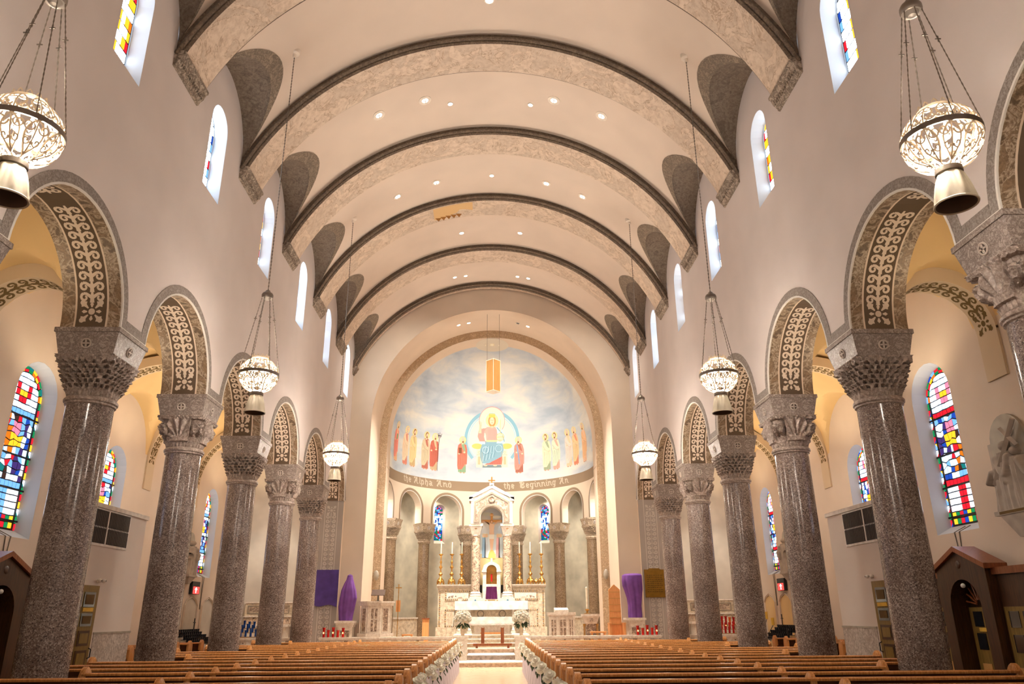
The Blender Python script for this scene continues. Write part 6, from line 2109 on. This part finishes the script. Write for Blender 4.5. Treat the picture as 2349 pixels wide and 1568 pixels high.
# ================================================================ aisle fittings
for sd in (-1, 1):
    X0, X1 = sd * AX0, sd * AX1
    def sx(a, b): return (min(sd * a, sd * b), max(sd * a, sd * b))
    # low white vestibule standing out into the aisle
    VB = thing('vestibule', 'low white plaster vestibule block in the %s aisle' % SIDE[sd], 'vestibule', (0, 0, 0), group='white vestibules in the aisles')
    b = MB(); b.box(*sx(AX0, AX1 - .01), cy(1) + .02, 22.65, 0, 4.55); part('body', b, ['white_wall'], VB)
    b = MB(); b.box(*sx(AX0 - .05, AX1 - .01), cy(1) + .02, 22.7, 4.55, 4.66); part('cornice', b, ['white_plastic'], VB)
    b = MB(); b.box(*sx(AX0 - .015, AX0), 20.62, 22.64, 0, 1.5); part('marble_dado', b, ['dado'], VB)
    b = MB(); b.box(*sx(AX0 - .03, AX0), 20.6, 22.66, 1.5, 1.55); part('dado_rail', b, ['speaker_grey'], VB)
    LV = part('louvre_frame', MB().box(*sx(AX0 - .03, AX0), 19.28, 21.62, 3.62, 4.54), ['white_plastic'], VB)
    for k, (a, c) in enumerate(((19.32, 20.32), (20.42, 21.56))):
        for z0, z1 in ((3.68, 4.06), (4.1, 4.5)):
            b = MB(); b.box(*sx(AX0 - .04, AX0 - .03), a, c, z0, z1); part('louvre_panel', b, ['louver'], LV)
    b = MB()
    for k in range(26):
        y = 19.36 + .085 * k
        if 20.32 < y < 20.42 or y > 21.5: continue
        b.box(*sx(AX0 - .046, AX0 - .04), y, y + .02, 3.68, 4.5)
    part('louvre_slats', b, ['black'], LV, stuff=True)
    # panelled door of the vestibule
    DR = struct('door_%d' % (1 if sd < 0 else 2), MB().box(*sx(AX0 - .03, AX0), 19.0, 20.5, 0, 2.66), ['door_wood'])
    for z0, z1, glass in ((.15, .6, 0), (.7, 1.15, 0), (1.25, 1.6, 0), (1.7, 2.0, 1), (2.15, 2.5, 1)):
        for y0, y1 in ((19.2, 19.72), (19.8, 20.34)):
            b = MB(); b.box(*sx(AX0 - .045, AX0 - .03), y0, y1, z0, z1); p = part('panel', b, ['dark_wood' if not glass else 'black_glass'], DR)
            b = MB(); b.box(*sx(AX0 - .055, AX0 - .045), y0 + .07, y1 - .07, z0 + .06, z1 - .06); part('raised_field', b, ['door_wood' if not glass else 'bronze_dark'], p)
    b = MB(); b.box(*sx(AX0 - .06, AX0 - .045), 19.8, 20.3, 2.04, 2.13); part('sign_plate', b, ['sign_yellow'], DR)
    b = MB(); b.tube([(sd * (AX0 - .03), 20.44, .95), (sd * (AX0 - .09), 20.44, .98), (sd * (AX0 - .09), 20.44, 1.16), (sd * (AX0 - .03), 20.44, 1.19)], .015, 6); part('handle', b, ['black'], DR)
    # small security cameras above the door
    root = thing('security_camera', 'small white twin floodlight above the %s aisle door' % SIDE[sd], 'light', (sd * (AX0 - .03), 20.4, 2.78), group='twin floodlights above the aisle doors')
    b = MB(); b.box(-.02, .02, -.06, .06, -.04, .04); part('bracket', b, ['white_plastic'], root)
    for k, dy in enumerate((-.1, .12)):
        b = MB(); b.ball((-sd * .07, dy, 0), .05, 10, 6); part('lamp_head', b, ['white_plastic'], root, smooth=True)
        b = MB(); b.disc((-sd * .122, dy, 0), .02, 'x', 10); part('lens', b, ['black'], root)
    # confessional with gabled door case
    CF = thing('confessional', 'dark oak confessional with a gabled doorway against the %s aisle wall' % SIDE[sd], 'confessional', (sd * AX0, 15.42, 0), group='oak confessionals in the aisles')
    f = -sd
    def lx(a, b): return (min(f * a, f * b), max(f * a, f * b))
    b = MB(); b.box(*lx(.0, .5), -1.9, -.78, 0, 2.55); b.box(*lx(.0, .5), .78, 1.9, 0, 2.55); b.box(*lx(.0, .3), -.78, .78, 0, 2.7); part('booth', b, ['dark_wood'], CF)
    for y0_, y1_ in ((-1.95, -.78), (.78, 1.95)):
        part('cornice', MB().box(*lx(0, .57), y0_, y1_, 2.55, 2.68), ['brown_wood'], CF)
    n = 14
    case = [(-.82, 0), (-.5, 0), (-.5, 2.0)] + [(-.5 * cos(pi * k / n), 2.0 + .5 * sin(pi * k / n)) for k in range(1, n)] + [(.5, 2.0), (.5, 0), (.82, 0), (.82, 2.72), (0, 3.06), (-.82, 2.72)]
    b = MB(); b.prism(case, 'x', f * .3, f * .68); part('door_case', b, ['dark_wood'], CF)
    b = MB()
    for sg in (-1, 1):
        b.prism([(0, 3.03), (0, 3.13), (sg * .9, 2.76), (sg * .9, 2.66)], 'x', f * .28, f * .74)
    part('gable_roof', b, ['brown_wood'], CF)
    b = MB(); b.ball((f * .68, 0, 2.78), .08, 12, 6, sx=.25); part('carved_boss', b, ['dark_wood'], CF, smooth=True)
    b = MB()
    for k in range(9):
        a = pi * (k + .5) / 9
        b.tube([(f * .4, .1 * cos(a), 2.02 + .1 * sin(a)), (f * .4, .42 * cos(a), 2.02 + .42 * sin(a))], .018, 5)
    part('fan_light', b, ['brown_wood'], CF)
    b = MB(); b.ball((f * .66, 0, 2.38), .045, 10, 6); part('signal_lamp', b, ['white_plastic'], CF, smooth=True)
    def leaf_door(yc, hw, xf, par):
        d = part('door', MB().box(*lx(xf - .04, xf), yc - hw, yc + hw, 0.05, 1.98), ['door_wood'], par)
        for z0, z1, gl in ((.2, .5, 0), (.6, .95, 0), (1.2, 1.5, 1), (1.62, 1.9, 1)):
            for sg in (-1, 1):
                y0, y1 = yc + sg * hw * .12, yc + sg * hw * .72
                b = MB(); b.box(*lx(xf, xf + .012), min(y0, y1), max(y0, y1), z0, z1); part('pane' if gl else 'panel', b, ['black_glass' if gl else 'box_wood'], d)
        return d
    d0 = leaf_door(0, .46, .36, CF); leaf_door(-1.35, .46, .52, CF); leaf_door(1.35, .46, .52, CF)
    b = MB(); b.box(*lx(.36, .385), -.2, .2, 1.53, 1.60); part('name_plate', b, ['sign_yellow'], d0)
    # relief on a bracket beyond the near window
    ST = thing('relief_station', 'weathered stone relief of figures on a bracket by the %s confessional' % SIDE[sd], 'relief', (sd * (AX0 - .02), 14.05, 3.45), group='carved stone reliefs on the aisle walls')
    n = 12
    b = MB(); b.prism([(-.5, .25), (-.5, 1.55)] + [(-.5 * cos(pi * k / n), 1.55 + .5 * sin(pi * k / n)) for k in range(1, n)] + [(.5, 1.55), (.5, .25)], 'x', 0, f * .05); part('back_slab', b, ['speaker_grey'], ST)
    rr = random.Random(8)
    def relief(par, spots, s=1.0):
        y0, y1 = min(q[0] for q in spots) - .28, max(q[0] for q in spots) + .28
        z0, z1 = min(q[1] for q in spots), max(q[1] + q[2] for q in spots) + .02
        ph = [rr.uniform(0, 6) for _ in range(3)]
        def hgt(y, z):
            h = 0.0
            for k, (dy, zb, hh) in enumerate(spots):
                t = (z - zb) / hh
                if not -.02 < t < 1.02:
                    continue
                lean = dy + .06 * sin(t * 2.4 + k)
                if t > .82:
                    w = hh * .085; e = 1 - ((y - lean) / w) ** 2 - ((t - .915) / .085) ** 2
                    v = .17 * sqrt(max(0, e))
                else:
                    w = hh * (.19 - .09 * max(0, t - .45) + .03 * sin(t * 9 + k))
                    e = 1 - ((y - lean) / w) ** 2
                    v = (.17 + .016 * sin((y - lean) * 70 / (1.3 - .5 * t) + k)) * sqrt(max(0, e)) if e > 0 else 0
                h = max(h, v)
                for sg in (-1, 1):                        # arms
                    ax = lean + sg * hh * .13; bx = lean + sg * hh * (.26 if (k + sg) % 2 else .05); az_, bz = zb + hh * .74, zb + hh * (.55 if sg > 0 else .5)
                    dx, dz = bx - ax, bz - az_
                    q = max(0, min(1, ((y - ax) * dx + (z - az_) * dz) / (dx * dx + dz * dz)))
                    dd = sqrt((y - ax - q * dx) ** 2 + (z - az_ - q * dz) ** 2) / (hh * .05)
                    if dd < 1:
                        h = max(h, .13 + .09 * sqrt(1 - dd * dd))
            return h * s
        b = MB()
        b.grid(lambda u, v: (f * (.042 + hgt(y0 + (y1 - y0) * v, z0 + (z1 - z0) * u)), y0 + (y1 - y0) * v, z0 + (z1 - z0) * u), 72, 48)
        part('carved_figures', b, ['stone_relief'], par, smooth=60)
    relief(ST, ((-.28, .25, 1.15), (.05, .25, 1.3), (.33, .25, 1.0)))
    b = MB(); b.tube([(f * .17, -.46, 1.85), (f * .2, .40, .75)], .055, 4); b.tube([(f * .17, -.42, 1.35), (f * .17, -.05, 1.75)], .05, 4); part('carved_cross', b, ['stone_relief'], ST)
    b = MB(); b.box(*lx(0, .22), -.58, .58, .17, .25); b.frustum((f * .08, 0, -.25), (.05, .12), (f * .1, 0, .17), (.1, .45)); part('bracket', b, ['stone_relief'], ST)
    b = MB(); b.box(*lx(.20, .226), -.42, .42, .185, .235); part('inscription_strip', b, ['bronze_dark'], ST)
    # far statue reliefs
    for yy, nm in ((32.3, 'small stone relief statue on a bracket near the exit sign in the %s aisle'), (23.9, 'narrow stone relief just beyond the %s vestibule')):
        S2 = thing('relief_station', nm % SIDE[sd], 'relief', (sd * (AX1 - .02), yy, 3.3), group='carved stone reliefs on the aisle walls')
        b = MB(); b.prism([(-.38, .2), (-.38, 1.5)] + [(-.38 * cos(pi * k / 10), 1.5 + .38 * sin(pi * k / 10)) for k in range(1, 10)] + [(.38, 1.5), (.38, .2)], 'x', 0, f * .05); part('back_slab', b, ['speaker_grey'], S2)
        relief(S2, ((-.12, .2, 1.35), (.2, .2, 1.1)), 1.5)
        b = MB(); b.box(*lx(0, .3), -.45, .45, .12, .2); b.frustum((f * .1, 0, -.15), (.06, .1), (f * .13, 0, .12), (.13, .36)); part('bracket', b, ['stone_relief'], S2)
    # exit sign
    EX = thing('exit_sign', 'black exit sign with a lit red arrow on the %s aisle wall' % SIDE[sd], 'sign', (sd * (AX1 - .03), 33.3, 2.78), group='lit exit signs')
    b = MB(); b.box(*lx(-.02, .1), -.42, .42, 0, .5); part('case', b, ['black'], EX)
    b = MB(); b.box(*lx(.1, .106), -.3, .36, .02, .30); part('lit_face', b, ['exit_red'], EX)
    b = MB(); b.box(*lx(.106, .11), -.03, .03, .05, .26); b.prism([(-.14, .18), (.14, .18), (0, .28)], 'x', f * .106, f * .111); part('arrow', b, ['exit_white'], EX)
    # arched recesses near the chapel
    for q, yy in enumerate((33.25, 35.15)):
        b = MB(); o = [(-.68, 0), (-.68, 2.35), (-.45, 2.55), (0, 2.68), (.45, 2.55), (.68, 2.35), (.68, 0)]
        b.prism([(yy + a, z) for a, z in o], 'x', sd * (AX1 - .012), sd * (AX1 + .2))
        w = struct('door_%d' % (3 + q + (2 if sd > 0 else 0)), b, ['chapel_wall' if sd < 0 else 'sign_yellow' if False else 'aisle_vault'])
        b = MB(); path_band(b, o, .07, 0, -.04); b.xf(lambda x, y, z: (sd * (AX1 - .02) + (-sd) * abs(y), yy + x, z)); part('door_frame', b, ['aisle_wall'], w)
    # black rack of votive cups
    RK = thing('votive_rack', 'black iron rack holding rows of dark votive cups in the %s aisle' % SIDE[sd], 'candle rack', (sd * 11.55, 31.65, 0), group='black votive racks')
    b = MB()
    for y in (-1.2, 1.2):
        b.box(-.3, -.26, y - .02, y + .02, 0, 1.45); b.box(.26, .3, y - .02, y + .02, 0, 1.0); b.box(-.3, .3, y - .02, y + .02, .94, .98)
    b.box(-.32, .32, -1.25, 1.25, .9, .94); part('frame', b, ['black'], RK)
    b = MB()
    for lv in range(4):
        b.box(-.3 + .15 * lv if sd > 0 else .15 - .15 * lv, (-.16 + .15 * lv) if sd > 0 else .29 - .15 * lv, -1.2, 1.2, .98 + .1 * lv, 1.0 + .1 * lv)
    part('shelves', b, ['black'], RK)
    cup = MB(); cup.lathe([(.035, 0), (.045, .02), (.04, .06), (.055, .15), (.045, .15), (.03, .04)], 8)
    cm = cup.mesh('cup', ['black_glass'], True)
    for lv in range(4):
        for k in range(11):
            link('cup', cm, RK, ((-.23 + .15 * lv) if sd > 0 else (.22 - .15 * lv), -1.12 + .215 * k + (.1 if lv % 2 else 0), 1.0 + .1 * lv))
    b = MB(); b.box(-.015, .015, -.015, .015, 1.4, 1.85); b.box(-.015, .015, -.1, .1, 1.68, 1.71); part('cross', b, ['black'], RK)
    # side altar of the chapel
    SA = thing('side_altar', 'white marble side altar with carved panels in the %s chapel' % SIDE[sd], 'altar', (sd * 10.0, 36.0, CFL), group='side altars of the chapels')
    b = MB(); b.box(-.95, .95, -.25, .38, 0, .95); part('body', b, ['white_marble'], SA)
    b = MB(); b.box(-1.05, 1.05, -.32, .4, .95, 1.05); part('table_top', b, ['white_marble'], SA)
    b = MB(); b.box(-1.05, 1.05, .1, .4, 1.05, 1.36); part('gradine', b, ['breccia'], SA)
    b = MB(); b.box(-1.05, 1.05, .2, .4, 1.4, 1.95); part('retable', b, ['cream_marble'], SA)
    b = MB(); b.box(-1.1, 1.1, .05, .4, 1.36, 1.41); b.box(-1.1, 1.1, .16, .4, 1.95, 2.0); part('ledge', b, ['white_marble'], SA)
    for x in (-.55, .55):
        b = MB(); frame_boxes(b, x - .38, x + .38, 1.5, 1.85, .2, .035, .02); b.box(x - .3, x + .3, .185, .2, 1.58, 1.78, 1); part('carved_panel', b, ['mosaic_grey', 'breccia_panel'], SA)
        b = MB(); b.lathe([(.09, .0), (.07, .1), (.07, .8), (.1, .95)], 14, (x * 1.4, -.32, 0)); part('colonnette', b, ['white_marble'], SA, smooth=True)
# rows of coloured votive lights before the side altars
k = 0
cups = [(-1, 'blue_cup', 'blue', [(-10.75 + .21 * j, 1.1 + .17 * lv, 34.3 + .2 * lv) for lv in range(3) for j in range(9 - lv)]),
        (1, 'red_cup', 'red', [(9.85 + .17 * j + .08 * (lv % 2), 1.1 + .17 * lv, 34.3 + .2 * lv) for lv in range(3) for j in range(7)])]
for sd, mt, cn, pts in cups:
    root = thing('votive_stand', 'stepped stand carrying the %s votive lights in the %s chapel' % (cn, SIDE[sd]), 'candle rack', (sd * 10.2, 34.5, CFL), group='stepped votive stands')
    b = MB()
    for lv in range(3):
        b.box(-1.15, 1.15, -.28 + .2 * lv, -.10 + .2 * lv, .56 + .17 * lv, .585 + .17 * lv)
    part('tread', b, ['brass'], root)
    for x in (-1.1, 1.1):
        b = MB(); b.box(x - .02, x + .02, -.25, .3, 0, .56); b.box(x - .02, x + .02, .1, .3, .56, .93); part('side_frame', b, ['brass'], root)
    rr = random.Random(4)
    me_c = {}
    for j, (x, z, y) in enumerate(pts):
        hh = rr.choice((.26, .3, .34))
        lv = round((z - 1.1) / .17)
        nn = sum(1 for q in pts[:j] if abs(q[1] - z) < .01)
        lab = '%s glass votive light in the %s chapel, %s from the left on the %s tier' % (cn, SIDE[sd], ORD[nn], ('front', 'middle', 'top')[lv])
        m_ = 'orange_cup' if (cn == 'red' and j == 17) else mt
        if m_ == 'orange_cup': lab = 'single orange glass votive light among the red ones in the right chapel'
        votive('votive_light', lab, (x, y - .0, z), hh, .055, m_, cn == 'red' and j in (8, 10, 13), '%s votive lights in the chapel' % cn if m_ == mt else None)
for j, (x, m_, nm) in enumerate(((8.55, 'green_cup', 'dark green glass votive light, leftmost on the right chapel rail'), (8.72, 'green_cup', 'bright green glass votive light second on the right chapel rail'), (8.95, 'red_cup', 'tall red glass votive light third on the right chapel rail'), (9.12, 'orange_cup', 'short orange glass votive light fourth on the right chapel rail'))):
    votive('votive_light', nm, (x, 33.2, 1.082), (.2, .3, .3, .18)[j], .055, m_)
# branch candlestick near the right recess
root = thing('branch_candelabrum', 'dark branched floor candelabrum with amber glasses in the right aisle', 'candelabrum', (11.7, 34.6, 0))
b = MB(); b.lathe([(.2, 0), (.2, .03), (.03, .08)], 12); part('foot', b, ['black'], root)
b = MB(); b.tube([(0, 0, .05), (0, 0, 1.9)], .025, 8); part('stem', b, ['black'], root)
for dx, z in ((-.1, 2.1), (.25, 1.85), (.5, 1.6)):
    b = MB(); b.tube([(0, 0, z - .6), (dx * .6, 0, z - .5), (dx, 0, z - .2)], .015, 6); br = part('branch', b, ['black'], root)
    b = MB(); b.lathe([(.06, z - .2), (.07, z + .1), (.06, z + .1), (.05, z - .18)], 12, (dx, 0, 0)); part('glass', b, ['orange_cup' if False else 'sign_yellow'], br, smooth=True)
b = MB(); b.ball((-.1, -.08, 2.12), .04, 8, 5); part('flame', b, ['flame'], root)
# cables hanging under the aisle windows
for sd in (-1, 1):
    for yw, X in ((16.33, AX0), (34.3, AX1)):
        b = MB()
        for dy in (-.08, .1):
            b.tube([(sd * (X + .2), yw + dy - .1, 3.62), (sd * (X - .01), yw + dy, 3.5), (sd * (X - .012), yw + dy * .5, 3.0), (sd * (X - .012), yw + dy * .4, 2.2 if X > 11 else 2.75)], .012, 4)
        part('cable', b, ['chain'], AWALL[sd])
# ================================================================ lamps of the room's fittings, plus unseen lamps and added fills
WARM, SOFT, GOLDEN = (1.0, 0.89, 0.76), (1.0, 0.91, 0.80), (1.0, 0.80, 0.54)
for sd in (-1, 1):
    for y, e in ((-1.55, 0.5), (7.55, 0.65), (16.65, 0.95), (25.75, 1.35)):  # rearmost pair is added behind the camera, no chandelier hangs there
        lamp('chandelier_glow', 'POINT', (sd * 5.31, y, 7.0), 600 * e * K_CHAND, WARM, 0.25)
        lamp('chandelier_uplight', 'SPOT', (sd * 5.31, y, 7.75), 560 * e * K_CHAND, WARM, 0.2, 1.9, (sd * 1.2, y, 18), 1.0)
    for i in range(-1, 5):
        x = 8.9 if i < 1 else 10.2
        lamp('aisle_uplight', 'SPOT', (sd * x, cy(i) + BAY / 2, 5.9), (120 if i < 1 else 300) * K_AISLE, GOLDEN, 0.2, 2.1, (sd * x, cy(i) + BAY / 2, 12), 0.6)  # unseen uplight hung free to brighten the aisle vault, no cove
        lamp('aisle_light', 'POINT', (sd * x, cy(i) + BAY / 2, 6.4), (5 if i < 1 else 60) * K_AISLE, WARM, 0.15)
    # chancel floodlights behind the arch
    lamp('apse_flood', 'SPOT', (sd * 5.3, 37.2, 9.6), 2900 * K_APSE, SOFT, 0.25, 1.5, (-sd * 1.6, 46.0, 10.6), 1.0)
    lamp('jamb_flood', 'SPOT', (sd * 4.4, 36.9, 8.2), 1100 * K_APSE, SOFT, 0.2, 1.2, (sd * 3.9, 44.0, 6.2), 1.0)
    lamp('barrel_fill', 'SPOT', (sd * 4.9, 38.0, 5.0), 900 * K_APSE, SOFT, 0.2, 1.3, (sd * 1.5, 37.9, 17), 1.0)  # added fill without a fitting, brightens the chancel barrel
    lamp('altar_spot', 'SPOT', (sd * 1.3, 37.9, 16.5), 9000 * K_APSE, SOFT, 0.15, 0.75, (sd * .5, 41.2, 2.2), 0.8)
    lamp('chancel_downlight', 'SPOT', (sd * 1.9, 37.9, 16.4), 12000 * K_APSE, SOFT, 0.15, 1.1, (sd * 4.2, 36.4, 0.5), 0.9)
    lamp('chapel_spot', 'SPOT', (sd * 9.4, 33.2, 7.9), 600 * K_APSE, WARM, 0.12, 1.0, (sd * 10.3, 36.4, 3.0), 0.8)
    for a, e in ((28.75, 420), (57.2, 900), (84.0, 900)):
        p = cyl(6.75, sd * radians(a), 8.95)
        lamp('ambulatory_light', 'SPOT', p, e * K_APSE, WARM, 0.06, 2.0, (p[0] * 1.04, p[1] + .1, 0), 0.9)
lamp('ambulatory_light', 'POINT', cyl(6.7, 0, 8.6), 120 * K_APSE, SOFT, 0.08)
for x in (-2.6, 2.6):  # extra spots without fittings, brightening the rail and the arch wall
    lamp('nave_front_fill', 'SPOT', (x, 34.9, 17.6), 6500 * K_DOWN, WARM, 0.12, 1.0, (x * .6, 31.5, 0), 0.9)
    lamp('arch_wash', 'SPOT', (x, 30.5, 17.4), 1500 * K_DOWN, WARM, 0.15, 1.5, (x * 1.6, 36.4, 10.5), 1.0)
